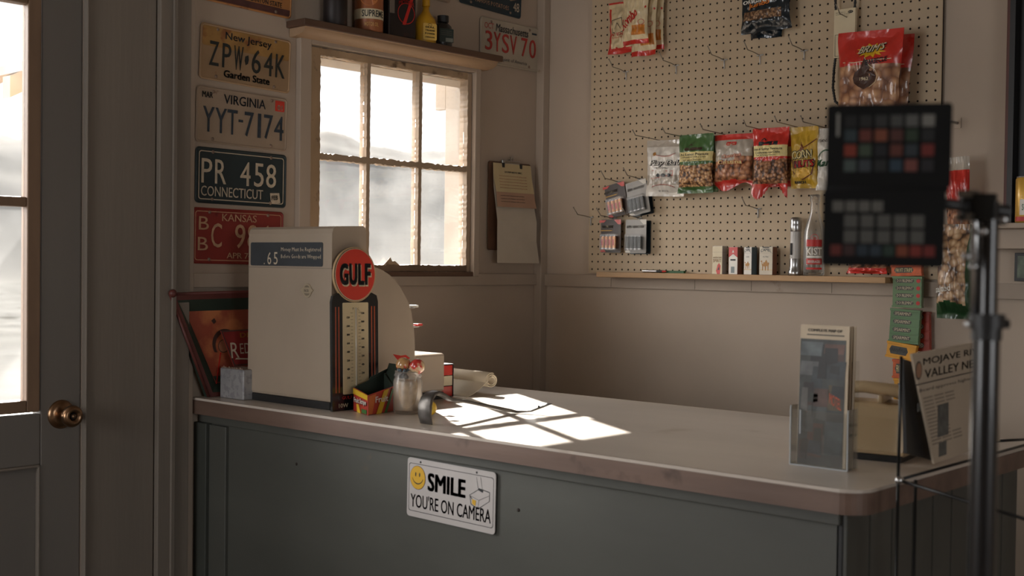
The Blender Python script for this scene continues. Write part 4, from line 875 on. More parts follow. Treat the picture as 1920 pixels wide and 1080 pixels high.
# ---------------------------------------------------------------- cash register
RX, RY0, RY1 = -1.358, -.145, -.486
beige = pm('register_enamel', (168, 152, 134), .3, var=.05, scale=5, coat=.35, spot=((140, 112, 86), .76, 25), spec=.4)
r = root('cash_register', 'old beige enamel cash register showing .65 on the counter', 'cash register', (RX, RY1, CZ))
RW = RY0-RY1
side = [(0, .018), (0, .440), (.004, .452), (.012, .458), (.100, .461), (.108, .457), (.112, .446), (.113, .360)]+[(.113+.172*math.sin(math.radians(a)), .165+.195*math.cos(math.radians(a))-.0) for a in range(12, 86, 8)]+[(.287, .150), (.287, .018)]
mb = MB(); mb.prism(side[::-1], 0, RW, beige, 'y'); mb.build('housing', r, .009)
mb = MB(); mb.prism([(.001, 0), (.001, .0195), (.40, .0195), (.40, 0)][::-1], .004, RW-.004, black_m, 'y'); mb.build('base', r, .002)
mb = MB(); mb.box(.288, .405, .004, RW+.0, .020, .124, beige); mb.build('drawer_housing', r, .007)
mb = MB(); mb.T = FB; mb.box(-(RW)+.022+.0, -.018, 0, 0, 0, 0, ink_m)
def fr(u, z): return (-u, z)
mb = MB(); mb.T = Matrix.Translation((0, RW, 0)) @ FB      # local x to the right along the customer face
W0 = RW
mb.prism(rr(.010, W0-.034, .357, .418, .005), 0.0002, .0014, pm('display_glass', (66, 70, 74), .2, var=.1, coat=.6))
mb.text('.', .068, .3605, .004, .004, .0018, plw, bold=.1); mb.text('6', .083, .3605, .016, .032, .0018, plw); mb.text('5', .110, .3605, .016, .032, .0018, plw)
mb.text('Money Must be Registered', .140, .392, .160, .013, .0018, plw, bold=.0, res=1); mb.text('Before Goods are Wrapped', .140, .374, .160, .013, .0018, plw, bold=.0, res=1)
mb.build('amount_display', r)
mb = MB(); mb.T = Matrix.Translation((0, RW, 0)) @ FB
mb.prism(circ(.247, .296, .018, 24), 0, .002, pm('emblem_metal', (176, 160, 136), .35, .3)); mb.prism(circ(.247, .296, .013, 24), .002, .0024, pm('emblem_dark', (130, 118, 100), .4, .3)); mb.prism([(.222, .297), (.232, .304), (.262, .304), (.272, .297), (.262, .289), (.232, .289)], 0, .0030, MATS['emblem_metal']); mb.text('NCR', .238, .2925, .018, .007, .0034, ink_m, res=1)
mb.build('emblem', r)
mb = MB(); mb.box(.0005, .112, -.0006, .0005, .352, .3535, ink_m); mb.box(-.0006, .001, 0, RW, .352, .3532, pm('seam_grey', (120, 110, 100), .6)); mb.build('panel_seam', r)
for row, (x, z) in enumerate(((.272, .250), (.288, .200))):
    for k in range(5):
        y = .012+k*.07; mb = MB(); mb.box(x-.03, x+.022, y-.004, y+.004, z-.002, z+.002, steel_m); mb.box(x+.012, x+.03, y-.009, y+.009, z+.001, z+.007, redfoil_m if row else white_m); mb.build('key', r, .001)
# small box of packs behind the drawer housing
r = root('carton', 'small black-edged carton with red and cream bands right of the register', 'carton', (-.945, -.455, CZ), rz=0)
mb = MB()
for k, m_ in enumerate((redfoil_m, cream_m, redfoil_m)): mb.box(0, .048, 0, .085, .002+.029*k, .029+.029*k, m_)
mb.build('pack_stack', r); mb = MB(); mb.box(-.001, .050, -.002, .087, .0885, .091, black_m); mb.box(.0482, .051, -.002, .087, 0, .0885, black_m); mb.box(-.001, .050, -.002, .087, 0, .0018, black_m); mb.build('frame', r)

# ---------------------------------------------------------------- thermometer sign
r = root('thermometer_sign', 'tall black thermometer with round orange-red disc leaning on the register', 'thermometer', (-1.372, -.503, CZ), Matrix.Rotation(math.radians(88.5), 4, 'X'))
TW = .152
mb = MB(); body = [(0, 0), (TW, 0), (TW, .270), (TW-.004, .285), (TW-.02, .292), (.02, .292), (.004, .285), (0, .270)]
mb.prism(body, 0, .008, blackgloss_m)
org = pm('stripe_orange', (170, 76, 38), .4)
for x in (.010, .020, TW-.014, TW-.024): mb.box(x, x+.0035, .045, .258, .008, .0086, org)
mb.text('GULF OIL', .03, .028, .06, .008, .0086, red_m, res=1); mb.text('10W', .02, .008, .03, .010, .0086, cream_m)
mb.build('backing', r, .001)
mb = MB(); mb.prism(rr(.034, TW-.034, .040, .268, .003), .008, .0092, pm('thermo_cream', (206, 188, 150), .45, var=.05, coat=.3))
for k in range(21):
    z = .072+.0085*k; mb.box(.064-(.005 if k % 2 == 0 else .003), .067, z, z+.0007, .0092, .0097, ink_m); mb.box(.085, .088+(.005 if k % 2 == 0 else .003), z, z+.0007, .0092, .0097, ink_m)
for k in range(8):
    z = .078+.0215*k; s = ['20', '0', '20', '40', '60', '80', '100', '120'][k]; mb.text(s, .046, z, .010, .0055, .0098, ink_m, bold=.06, res=1)
    mb.text(s, .094, z+.010, .010, .0055, .0098, ink_m, bold=.06, res=1)
mb.text('F', .066, .250, .004, .005, .0098, ink_m); mb.text('C', .082, .250, .004, .005, .0098, ink_m); sp__ = mb.build('scale_panel', r)
mb = MB(); mb.tube([(.076, .060, .0105), (.076, .255, .0105)], .0022, pm('tube_glass', (200, 190, 170), .15, coat=.8), 8); mb.sphere((.076, .055, .0115), .004, steel_m); mb.build('glass_tube', sp__)
mb = MB(); dc = (TW/2-.002, .338); mb.prism(circ(*dc, .069, 48), .004, .010, pm('disc_rim', (190, 160, 120), .4)); mb.prism(circ(*dc, .0665, 48), .010, .011, blackgloss_m); mb.prism(circ(*dc, .0655, 48), .011, .0116, cream_m); mb.prism(circ(*dc, .0640, 48), .0116, .0124, pm('gulf_red', (202, 58, 42), .35, var=.05, coat=.4))
for s, x, w_ in (('G', -.052, .028), ('U', -.021, .026), ('L', .008, .020), ('F', .030, .020)):
    mb.text(s, dc[0]+x+.003, dc[1]-.030, w_, .054, .0126, cream_m, bold=.06); mb.text(s, dc[0]+x, dc[1]-.026, w_, .054, .0132, ink_m, bold=.06)
mb.build('logo_disc', r)

# ---------------------------------------------------------------- small goods on the counter
r = root('gum_display_box', 'open red and yellow striped gum carton before the thermometer', 'gum box', (-1.300, -.575, CZ+.0003), None, 0, None, rz=0)
gr = pm('gum_card_red', (176, 56, 40), .5, var=.1); gy = pm('gum_card_yellow', (216, 176, 40), .5); gg = pm('gum_card_green', (60, 110, 50), .5); gdk = pm('card_back_green', (44, 56, 46), .7)
A_ = Vector((.000, .058, 0)); 
def seg_wall(mb, a, b, h0, h1, m):
    mb.add([(a[0], a[1], 0), (b[0], b[1], 0), (b[0], b[1], h1), (a[0], a[1], h0)], [(0, 1, 2, 3)], m)
C = [(-.020, .046), (-.056, -.048), (.048, -.026), (.080, .044)]
mb = MB()
for i, (h0, h1) in enumerate(((.058, .048), (.048, .062), (.062, .09), (.09, .058))):
    a, b = C[i], C[(i+1) % 4]; seg_wall(mb, a, b, h0, h1, gr if i < 2 else gdk)
mb.add([(x, y, .001) for x, y in C], [(0, 1, 2, 3)], gdk)
o = mb.build('tray', r); md = o.modifiers.new('t', 'SOLIDIFY'); md.thickness = .002
mb = MB()
def on_wall(a, b, quad, m, off=.0016):
    d_ = Vector((b[0]-a[0], b[1]-a[1], 0)); n_ = Vector((d_.y, -d_.x, 0)).normalized()
    if n_.dot(Vector((CAM.x-a[0]+1.3, CAM.y-a[1]+.545, 0))) < 0: n_ = -n_
    mb.add([(a[0]+d_.x*s_+n_.x*off, a[1]+d_.y*s_+n_.y*off, z) for s_, z in quad], [(0, 1, 2, 3)], m)
def wall_text(a, b, s, s0, s1, z0, z1, m, bold=.03, off=.0032):
    d_ = Vector((b[0]-a[0], b[1]-a[1], 0)); n_ = Vector((d_.y, -d_.x, 0)).normalized()
    if n_.dot(Vector((CAM.x-a[0]+1.3, CAM.y-a[1]+.545, 0))) < 0: n_ = -n_
    vs, fs = text_mesh(s, min(bold, .015), 2); x0 = min(p.x for p in vs); x1 = max(p.x for p in vs); y0 = min(p.y for p in vs); y1 = max(p.y for p in vs)
    mb.add([(a[0]+d_.x*t+n_.x*off, a[1]+d_.y*t+n_.y*off, z0+(z1-z0)*(p.y-y0)/(y1-y0)) for p in vs for t in [s0+(s1-s0)*(p.x-x0)/(x1-x0)]], fs, m)
a, b, c_ = C[0], C[1], C[2]
on_wall(a, b, [(0, .043), (1, .036), (1, .048), (0, .057)], gy); on_wall(a, b, [(.3, 0), (.55, 0), (.4, .02), (.25, .02)], gy); on_wall(a, b, [(.6, .002), (.95, .002), (.95, .012), (.6, .012)], gg)
on_wall(b, c_, [(.3, 0), (.5, 0), (.8, .058), (.6, .055)], gy); on_wall(b, c_, [(.62, 0), (.72, 0), (1, .055), (.92, .058)], gg)
on_wall(b, c_, [(0, .002), (.15, .002), (.3, .05), (.02, .046)], pm('gum_card_orange', (206, 110, 50), .5))
wall_text(a, b, 'Fruit Stripe', .1, .95, .020, .036, white_m); wall_text(b, c_, 'Fruit', .25, .75, .028, .043, white_m); wall_text(a, b, 'Fruit Stripe', .1, .95, .018, .034, ink_m, .06, .0024)
mb.build('print', r)
mb = MB(); mb.add([(.052, -.026, .06), (.086, .044, .085), (.10, .046, .112), (.068, -.022, .115)], [(0, 1, 2, 3)], gdk); mb.add([(.02, .046, .058), (.084, .044, .088), (.09, .040, .10), (.035, .046, .08)], [(0, 1, 2, 3)], gdk)
o = mb.build('lid_flap', r); md = o.modifiers.new('t', 'SOLIDIFY'); md.thickness = .002

JP = (-1.255, -.655)
r = root('candy_jar', 'frosted glass jar holding lollipops beside the gum carton', 'jar', (JP[0], JP[1], CZ+.0003))
mb = MB(); prof = [(0, .002), (.030, 0), (.0345, .004), (.0355, .02), (.0355, .078), (.034, .084), (.032, .087), (.032, .091), (.034, .092), (.034, .095), (.032, .097), (.032, .104), (.030, .104), (.030, .09), (.033, .08), (.033, .01), (0, .007)]
mb.lathe(prof, jarglass_m, seg=32); mb.build('glass', r)
mb = MB(); mb.lathe([(0, .009), (.031, .009), (.0325, .02), (.0325, .074), (.028, .080), (.0, .078)], pm('candy_fill', (210, 186, 158), .8, var=.25, scale=60, bump=.8, bscale=60), seg=24); mb.build('sugar_fill', r)
lred = pm('candy_red', (206, 60, 52), .15, var=.5, scale=40, coat=.9, spot=((216, 190, 150), .5, 35)); lclr = pm('candy_amber', (196, 150, 100), .12, var=.3, scale=40, coat=.9, spot=((190, 40, 36), .56, 30))
for nm, (x, y, z), m_, lab in (('lollipop', (-.002, .014, .118), lclr, 'amber and red ball lollipop at the left of the jar mouth'), ('lollipop', (.010, -.022, .116), lred, 'red ball lollipop at the right of the jar mouth')):
    q = root(nm, lab, 'lollipop', (JP[0]+x, JP[1]+y, CZ+z), None, 0, 'lollipops in the jar'); mb = MB(); mb.sphere((0, 0, 0), .019, m_, seg=24, rows=16); mb.build('candy_ball', q); mb = MB(); mb.tube([(0, 0, -.018), (-x*.8, -y*.8, -.085)], .0018, white_m, 6); mb.build('stick', q)
q = root('wrapped_candy', 'blue twisted candy wrapper sticking up in the jar', 'candy', (JP[0]-.012, JP[1]+.004, CZ+.100)); mb = MB()
for k in range(7):
    a = k*.9; mb.tube([(.012*math.cos(a), .012*math.sin(a), -.012), (.006*math.cos(a+1), .006*math.sin(a+1), .0), (.014*math.cos(a+1.6), .014*math.sin(a+1.6), .010)], [.004, .003, .004], pm('wrap_blue', (70, 84, 92), .3, var=.4, scale=90, coat=.5), 5)
mb.build('wrapper', q)
q = root('candy_flag', 'red and yellow star-shaped wrapper sticking out above the gum carton', 'candy', (-1.205, -.59, CZ+.125)); mb = MB(); mb.T = FB
mb.prism([(-.042, .012), (-.012, .010), (.004, .013), (.020, .006), (.006, -.002), (.012, -.014), (-.008, -.008), (-.026, -.016), (-.024, -.002)], 0, .002, redfoil_m); mb.prism([(-.028, -.004), (-.008, -.002), (-.006, -.009), (-.024, -.012)], .002, .0026, gy); mb.build('wrapper', q)
mb = MB(); mb.tube([(0, 0, -.01), (.012, .018, -.124)], .0016, white_m, 6); mb.build('stick', q)
mb = MB(); mb.box(0, .07, -.105, 0, 0, .080, pm('speckled_tin', (158, 156, 156), .45, .25, var=.15, scale=14, bump=.1, spot=((140, 138, 140), .5, 60)))
r = root('tin_box', 'speckled grey tin box left of the cash register', 'tin box', (-1.385, -.058, CZ+.0003)); mb.build('box', r, .003)
mb = MB(); v = [(.002, -.102, .0805), (.068, -.102, .0805), (.068, -.004, .0805), (.002, -.004, .0805)]; mb.add(v, [(0, 1, 2, 3)], pm('torn_card', (140, 120, 104), .8))
for k in range(12):
    y = -.098+.008*k; h = random.uniform(.002, .007); mb.add([(.003, y, .0806), (.003, y+.008, .0806), (.003, y+.005, .0806+h)], [(0, 1, 2)], MATS['torn_card'])
mb.build('torn_flap', r)

# pry bar: hooked foot at the counter edge, shaft running to a raised chisel end
r = root('pry_bar', 'long steel pry bar with hooked foot across the sunlit counter', 'pry bar', (-1.372, -.838, CZ))
st_d = pm('bar_steel', (96, 92, 88), .38, .85, var=.25, scale=30, bump=.15)
E0 = on(2, CZ+.004, 966, 772); TIP = on(2, CZ+.028, 1028, 756)
HT = .082
e = Vector((E0.x+1.372, E0.y+.838, .004)); tp = Vector((TIP.x+1.372, TIP.y+.838, .028)); dirn = Vector((e.x, e.y, 0)).normalized()
path = [Vector((0, 0, .001))+dirn*.004, Vector((0, 0, .022))+dirn*-.002, Vector((0, 0, .045))+dirn*-.001, Vector((0, 0, .060))+dirn*.005, Vector((0, 0, .070))+dirn*.018, Vector((0, 0, .072))+dirn*.034, Vector((0, 0, .064))+dirn*.056, Vector((0, 0, .052))+dirn*.08, Vector((0, 0, .044))+dirn*.13]
L1 = dirn*.13; n_ = 8
for k in range(1, n_+1):
    t = k/n_; p = L1.lerp(e, t); path.append(Vector((p.x, p.y, .044+(.004-.044)*t)))
path += [e.lerp(tp, .4)+Vector((0, 0, -.006)), e.lerp(tp, .7)+Vector((0, 0, -.003)), tp]
lat = Vector((-dirn.y, dirn.x, 0)); mb = MB(); vs = []; N = len(path)
wd = [.019, .0195, .019, .017, .014, .011, .009, .008]+[.0075]*(N-8-4)+[.008, .012, .015, .014]
th = [.0012, .003, .004, .004, .004, .004, .004, .004]+[.004]*(N-8-4)+[.0035, .003, .002, .0008]
for i, p in enumerate(path):
    t = ((path[min(N-1, i+1)]-path[max(0, i-1)])).normalized(); up = lat.cross(t)*1.0; W_, H_ = wd[i], th[i]
    vs += [p+lat*W_+up*H_, p-lat*W_+up*H_, p-lat*W_-up*H_, p+lat*W_-up*H_]
fs = [(4*i+k, 4*i+(k+1) % 4, 4*i+4+(k+1) % 4, 4*i+4+k) for i in range(N-1) for k in range(4)]+[(3, 2, 1, 0), (4*N-4, 4*N-3, 4*N-2, 4*N-1)]
mb.add(vs, fs, st_d, True); mb.build('bar', r, .0015)
mb = MB(); p = path[-2]; mb.cyl((p.x, p.y, p.z+.002), .003, .0022, hole_m, 'z', 10); mb.build('nail_slot', r)
# yellow tape rule behind the bar
r = root('tape_roll', 'small yellow and black tape roll behind the pry bar hook', 'tape', (-1.262, -.735, CZ+.020), FB @ Matrix.Rotation(.5, 4, 'Y'))
mb = MB(); mb.lathe([(.011, -.008), (.019, -.008), (.019, .008), (.011, .008), (.011, -.008)], pm('tape_yellow', (200, 160, 40), .5, var=.35, scale=50), seg=24); mb.build('tape', r)
mb = MB(); mb.lathe([(.009, -.0085), (.0112, -.0085), (.0112, .0085), (.009, .0085), (.009, -.0085)], black_m, seg=20); mb.build('core', r)

# rolled newspaper
r = root('rolled_newspaper', 'rolled and bent newspaper lying in the sun behind the register', 'newspaper', (-.800, -.36, CZ+.0005))
pap = pm('newsprint', (206, 192, 168), .75, var=.07, scale=6)
a = Vector((-.11+.0, .10, 0)); mb = MB()
ax0 = on(2, CZ+.042, 862, 706); ax1 = on(2, CZ+.042, 922, 713); o_ = Vector((-.800, -.36, CZ))
ax0 = ax0-o_; ax1 = ax1-o_; dd = (ax1-ax0); dd.z = 0; dd.normalize(); ax0 = ax1-dd*.26; side_ = Vector((dd.y, -dd.x, 0))
if side_.dot(CAM-o_) < 0: side_ = -side_
vs = []; fs = []; prof = []
for k in range(60):
    an = 2*PI*2.3*k/59; rad = .008+.012*k/59; prof.append((math.cos(an)*rad*1.15, math.sin(an)*rad+.0))
lx, lz = prof[-1]
for k in range(1, 12): t = k/11; prof.append((lx+(.10)*t*1.0, lz*(1-t)**1.5+(-.040)*(1-(1-t)**1.5)))
prof = [(x, z) for x, z in prof]
for x, z in prof:
    for q in (ax0, ax1): p = q+side_*x; vs.append((p.x, p.y, max(.0008, .0415+z)))
fs = [(2*i, 2*i+2, 2*i+3, 2*i+1) for i in range(len(prof)-1)]
mb.add(vs, fs, pap, True); o = mb.build('pages', r); md = o.modifiers.new('t', 'SOLIDIFY'); md.thickness = .0022
# ---------------------------------------------------------------- signs leaning at the left end
r = root('tray_sign', 'large flared orange sign with dark green frame leaning left of the register', 'sign', (-1.41, -.024, CZ+.0), FA @ Matrix.Rotation(math.radians(-3), 4, 'X'))
frm = pm('tray_green', (44, 56, 46), .5, var=.2, spot=((84, 44, 36), .66, 14)); fred = pm('tray_red_edge', (92, 44, 38), .5, var=.2)
O_ = [(0, .0), (.40, 0), (.50, .288), (-.112, .278)]; I1 = [(.012, .012), (.39, .012), (.485, .272), (-.092, .262)]; I2 = [(.030, .036), (.372, .036), (.452, .236), (-.060, .232)]
mb = MB(); mb.ring(I1, O_, .020, fred); n = 4
mb.add([(a, b, .020) for a, b in I1]+[(a, b, .008) for a, b in I2], [(k, (k+1) % 4, 4+(k+1) % 4, 4+k) for k in range(4)], frm)
mb.add([(a, b, .020) for a, b in O_]+[(a, b, .0) for a, b in O_], [(k, 4+k, 4+(k+1) % 4, (k+1) % 4) for k in range(4)], frm); mb.poly(O_[::-1], 0, frm)
mb.tube([(-.112, .278, .018), (0, .002, .018)], .0045, fred, 8); mb.tube([(-.112, .278, .018), (.5, .288, .018)], .0045, fred, 8); mb.sphere((-.110, .280, .028), .011, fred)
mb.build('frame', r)
mb = MB(); tor = pm('tray_orange', (152, 72, 50), .5, var=.25, scale=7, spot=((196, 120, 74), .5, 6)); mb.poly(I2, .0085, tor)
mb.prism([(I2[0][0]+.002, .038), (.37, .038), (.375, .055), (.022, .055)], .0086, .0089, frm)
dkb = pm('figure_dark', (72, 48, 40), .5)
ar = arcpts(.062, .142, .040, 60, 215, 14); ar2 = arcpts(.066, .138, .034, 60, 215, 14); mb.prism(ar+ar2[::-1], .0088, .0094, dkb); mb.prism(circ(.058, .135, .016, 20), .0088, .010, pm('figure_ball', (170, 110, 80), .5)); mb.ring(circ(.058, .135, .016, 20), circ(.058, .135, .018, 20), .0094, dkb)
mb.prism([(.046, .118), (.050, .118), (.030, .018), (.028, .018)], .0088, .0094, red_m); mb.prism([(.02, .205), (.03, .212), (.036, .202), (.028, .196)], .0088, .0094, dkb); mb.build('picture', r)
r = root('drink_sign', 'small dark red DRINK sign tilted before the larger orange sign', 'sign', (-1.352, -.072, CZ+.083), FA @ Matrix.Rotation(math.radians(-8), 4, 'X'), rot=.02)
dr = pm('sign_dark_red', (132, 38, 34), .5, var=.15, spot=((90, 40, 34), .68, 20)); mb = MB(); mb.prism([(0, -.0), (.24, .0), (.24, .098), (-.032, .098)], 0, .003, dr)
mb.ring([(.004, .004), (.236, .004), (.236, .094), (-.027, .094)], [(0, 0), (.24, 0), (.24, .098), (-.032, .098)], .0033, pm('sign_edge', (84, 56, 48), .5))
mb.text('DRINK', .028, .076, .09, .013, .0036, pm('sign_gold', (196, 130, 60), .5), bold=.03); mb.text('R', -.006, .022, .026, .042, .0036, plw); mb.text('ED', .024, .032, .034, .028, .0036, plw); mb.text('R', .068, .022, .026, .042, .0036, plw); mb.text('OCK', .098, .032, .05, .028, .0036, plw)
mb.prism([(.005, .018), (.055, .014), (.06, .017), (.01, .022)], .0034, .0037, plw); mb.build('panel', r)
# ---------------------------------------------------------------- smile sign on the counter front
r = root('camera_sign', "white SMILE YOU'RE ON CAMERA sign with yellow face on the counter front", 'sign', (CX0+.026, -.828, .905), FB, rot=-.012)
SWd, SHt = .272, .133
mb = MB(); mb.prism(rr(0, SWd, -SHt, 0, .008), 0, .002, pm('sign_white', (178, 172, 168), .5, var=.04)); mb.ring(rr(.0065, SWd-.0065, -SHt+.014, -.013, .006), rr(.0052, SWd-.0052, -SHt+.0127, -.0117, .006), .0022, ink_m); mb.build('plate_panel', r, .0004)
mb = MB(); yel = pm('smile_yellow', (200, 156, 30), .5, var=.04); mb.prism(circ(.034, -.043, .025, 36, .027), .002, .0025, pm('smile_outline', (90, 50, 30), .5)); mb.prism(circ(.034, -.043, .0240, 36, .026), .0025, .0028, yel)
mb.prism(circ(.028, -.036, .0018, 12, .005), .0028, .0031, ink_m); mb.prism(circ(.0405, -.036, .0018, 12, .005), .0028, .0031, ink_m)
a1 = arcpts(.0345, -.040, .018, 200, 340, 14); a2 = arcpts(.0345, -.0375, .018, 200, 340, 14); mb.prism(a1+a2[::-1], .0028, .0031, ink_m); mb.build('smiling_face', r)
mb = MB(); mb.text('SMILE', .066, -.068, .118, .041, .0024, ink_m, bold=.045); mb.text("YOU'RE ON CAMERA", .012, -.111, .248, .031, .0024, ink_m, bold=.012); mb.build('lettering', r)
mb = MB(); gl = .0023
bxp = [(.196, -.058), (.226, -.040), (.256, -.044), (.256, -.064), (.222, -.086), (.200, -.078)]; mb.ring([((x-.226)*.94+.226, (y+.063)*.92-.063) for x, y in bxp], bxp, gl, ink_m)
def ln(x0, y0, x1, y1, w_=.0008): dx, dy = x1-x0, y1-y0; L = math.hypot(dx, dy); nx, ny = -dy/L*w_/2, dx/L*w_/2; mb.poly([(x0+nx, y0+ny), (x0-nx, y0-ny), (x1-nx, y1-ny), (x1+nx, y1+ny)], gl+.0001, ink_m)
ln(.200, -.060, .224, -.066); ln(.224, -.066, .255, -.052); ln(.224, -.066, .222, -.084); ln(.216, -.017, .222, -.043); ln(.228, -.015, .234, -.043); ln(.196, -.058, .204, -.066, .002); ln(.222, -.042, .236, -.046, .005)
mb.prism([(.204, -.066), (.216, -.068), (.214, -.080), (.204, -.076)], gl, gl+.0003, yel); ln(.207, -.067, .213, -.079, .0014); ln(.212, -.068, .205, -.076, .0012); mb.build('camera_drawing', r)
for x in (.042, .216):
    mb = MB(); mb.lathe([(0, .0034), (.002, .003), (.0026, .002)], black_m, (x, -.007, 0), 'z', 10); mb.build('screw', r)

# ---------------------------------------------------------------- brochure holder
r = root('brochure_holder', 'clear acrylic holder filled with map brochures on the counter end', 'brochure holder', (-1.262, -1.713, CZ+.0003), FB, rot=0)
Wb = .118
mb = MB(); mb.box(0, Wb, 0, .002, -.035, .004, acryl_m); mb.box(0, Wb, .002, .105, .002, .004, acryl_m); mb.box(0, .002, .002, .112, -.035, .002, acryl_m); mb.box(Wb-.002, Wb, .002, .112, -.035, .002, acryl_m); mb.box(0, Wb, .002, .20, -.037, -.035, acryl_m); mb.build('acrylic_pocket', r)
ae = pm('highlight_strip', (164, 168, 170), .2, var=.05, coat=.6)  # pale strips painted in as highlights on the clear pocket
for q_ in ((-.0006, .0016, .002, .112, .002, .0046), (Wb-.0016, Wb+.0006, .002, .112, .002, .0046), (0, Wb, .0, .0022, .0035, .0046), (.020, .0225, .06, .105, .0042, .0050)):
    mb = MB(); mb.box(*q_, ae); mb.build('painted_highlight', r)
BT = on(0, -1.265, 1505, 612).z-CZ
q = root('map_brochure', 'tall dark photo brochure headed COMPLETE MAP OF, front of the acrylic holder', 'brochure', (-1.262+.004, -1.713-.010, CZ+.003), FB @ Matrix.Rotation(-.03, 4, 'X'), 0, 'map brochures in the holder')
bw, bh = .100, BT
mb = MB(); mb.box(0, bw, 0, bh, -.003, 0, pm('brochure_cream', (190, 172, 146), .5)); cols = [(70, 78, 80), (40, 48, 54), (120, 120, 112), (56, 60, 48), (150, 84, 48), (52, 44, 40)]
bm = lambda c, n: pm('photo_'+n, c, .35, var=.6, scale=26, coat=.3)
mb.box(.001, bw-.006, 0, bh-.026, 0, .0004, bm((50, 54, 52), 'dark'))
rnd = random.Random(4); pal = [(66, 70, 68), (26, 30, 30), (40, 46, 38), (62, 42, 34), (44, 52, 56), (34, 30, 28), (84, 82, 78), (20, 22, 24)]
for k in range(26):
    x0 = rnd.uniform(.002, .07); y0 = rnd.uniform(.01, .80)*bh; ww = rnd.uniform(.010, .030); hh = rnd.uniform(.012, .04); c_ = pal[k % 8]
    mb.prism([(x0, y0), (min(.093, x0+ww), y0+rnd.uniform(-.006, .006)), (min(.093, x0+ww), min(bh-.028, y0+hh)), (x0+.003, min(bh-.028, y0+hh))], .0003, .0005+k*.00002, bm(c_, 'tone%d' % (k % 8)))
for x0, x1, y0, y1, c, n in ((.002, .045, .78, .88, (80, 88, 90), 'sky'), (.05, .09, .80, .87, (92, 60, 48), 'flower'), (.002, .04, .64, .74, (88, 90, 90), 'canyon'), (.045, .093, .62, .75, (40, 46, 50), 'road'), (.03, .06, .42, .55, (70, 50, 42), 'motel'), (.06, .09, .40, .58, (70, 60, 40), 'tree'), (.02, .05, .06, .30, (80, 50, 40), 'shop'), (.055, .09, .08, .32, (60, 72, 74), 'lake')):
    mb.prism([(x0, y0*bh), (x1, y0*bh), (x1+.003, y1*bh), (x0+.002, y1*bh)], .0004, .0007, bm(c, n))
mb.text('COMPLETE MAP OF', .016, bh-.012, .07, .005, .0006, ink_m, bold=.04); mb.box(.014, .090, bh-.019, bh-.017, 0, .0005, ink_m); mb.text('MOTEL', .064, .45*bh, .024, .02, .001, pm('neon', (196, 80, 40), .5), slope=-.5); mb.build('cover', q)
q2 = copy_thing(q, Matrix.Translation((-1.262+.018, -1.713-.016, CZ+.003)) @ FB @ Matrix.Rotation(-.02, 4, 'X'), 'map brochure at the back of the acrylic holder, its cream edge showing at the right')
q3 = copy_thing(q, Matrix.Translation((-1.262+.011, -1.713-.012, CZ+.003)) @ FB @ Matrix.Rotation(-.025, 4, 'X'), 'map brochure sandwiched in the middle of the acrylic holder')
# ---------------------------------------------------------------- telephone
r = root('desk_telephone', 'beige desk telephone behind the brochure holder', 'telephone', (-1.02, -1.765, CZ+.0003), rz=.15)
ph = pm('phone_beige', (186, 164, 130), .3, var=.05, coat=.5)
prof = [(-.10, .012), (-.102, .085), (-.092, .112), (-.05, .118), (-.02, .098), (.09, .045), (.105, .03), (.105, .012)]
mb = MB(); mb.prism(prof[::-1], -.085, .085, ph, 'y'); mb.build('body', r, .010)
mb = MB(); mb.prism([(-.095, 0), (-.095, .013), (.10, .013), (.10, 0)][::-1], -.08, .08, black_m, 'y'); mb.build('base', r, .002)
mb = MB(); mb.T = Matrix.Translation((.035, 0, .072)) @ Matrix.Rotation(math.radians(25), 4, 'Y'); mb.cyl((0, 0, 0), .045, .008, pm('dial_plate', (150, 130, 104), .3), 'z', 32)
for k in range(10): a = k*.55; mb.cyl((.033*math.cos(a), .033*math.sin(a), .008), .006, .0008, black_m, 'z', 12)
mb.build('rotary_dial', r)
mb = MB(); mb.tube([(-.07, -.10, .120), (-.07, -.06, .136), (-.07, 0, .140), (-.07, .06, .136), (-.07, .10, .120)], [.014, .013, .012, .013, .014], ph, 12); mb.lathe([(0, 0), (.026, 0), (.028, .004), (.022, .024), (.012, .03)], ph, (-.07, -.10, .106), 'z', 20); mb.lathe([(0, 0), (.026, 0), (.028, .004), (.022, .024), (.012, .03)], ph, (-.07, .10, .106), 'z', 20); hs = mb.build('handset', r)
mb = MB(); mb.box(-.10, -.04, -.045, -.035, .112, .128, ph); mb.box(-.10, -.04, .035, .045, .112, .128, ph); mb.build('cradle', r, .002)
mb = MB(); pts = []; p0 = Vector((-.07, -.100, .106)); base_ = [Vector((-.05, -.11, .06)), Vector((-.03, -.112, .012)), Vector((.02, -.115, .010)), Vector((.10, -.105, .010)), Vector((.14, -.05, .010))]
P_ = [p0]+base_; n = 520; cum = [0]
for a, b in zip(P_, P_[1:]): cum.append(cum[-1]+(b-a).length)
for k in range(n):
    s_ = cum[-1]*k/(n-1); i = max(j for j in range(len(cum)-1) if cum[j] <= s_+1e-9); t = (s_-cum[i])/(cum[i+1]-cum[i]); c = P_[i].lerp(P_[i+1], t); d_ = (P_[i+1]-P_[i]).normalized(); u = d_.orthogonal().normalized(); v_ = d_.cross(u); an = k*.75; pts.append(c+u*math.cos(an)*.007+v_*math.sin(an)*.007)
mb.tube(pts, .0017, pm('cord_beige', (140, 116, 92), .5), 5); mb.build('coiled_cord', r)
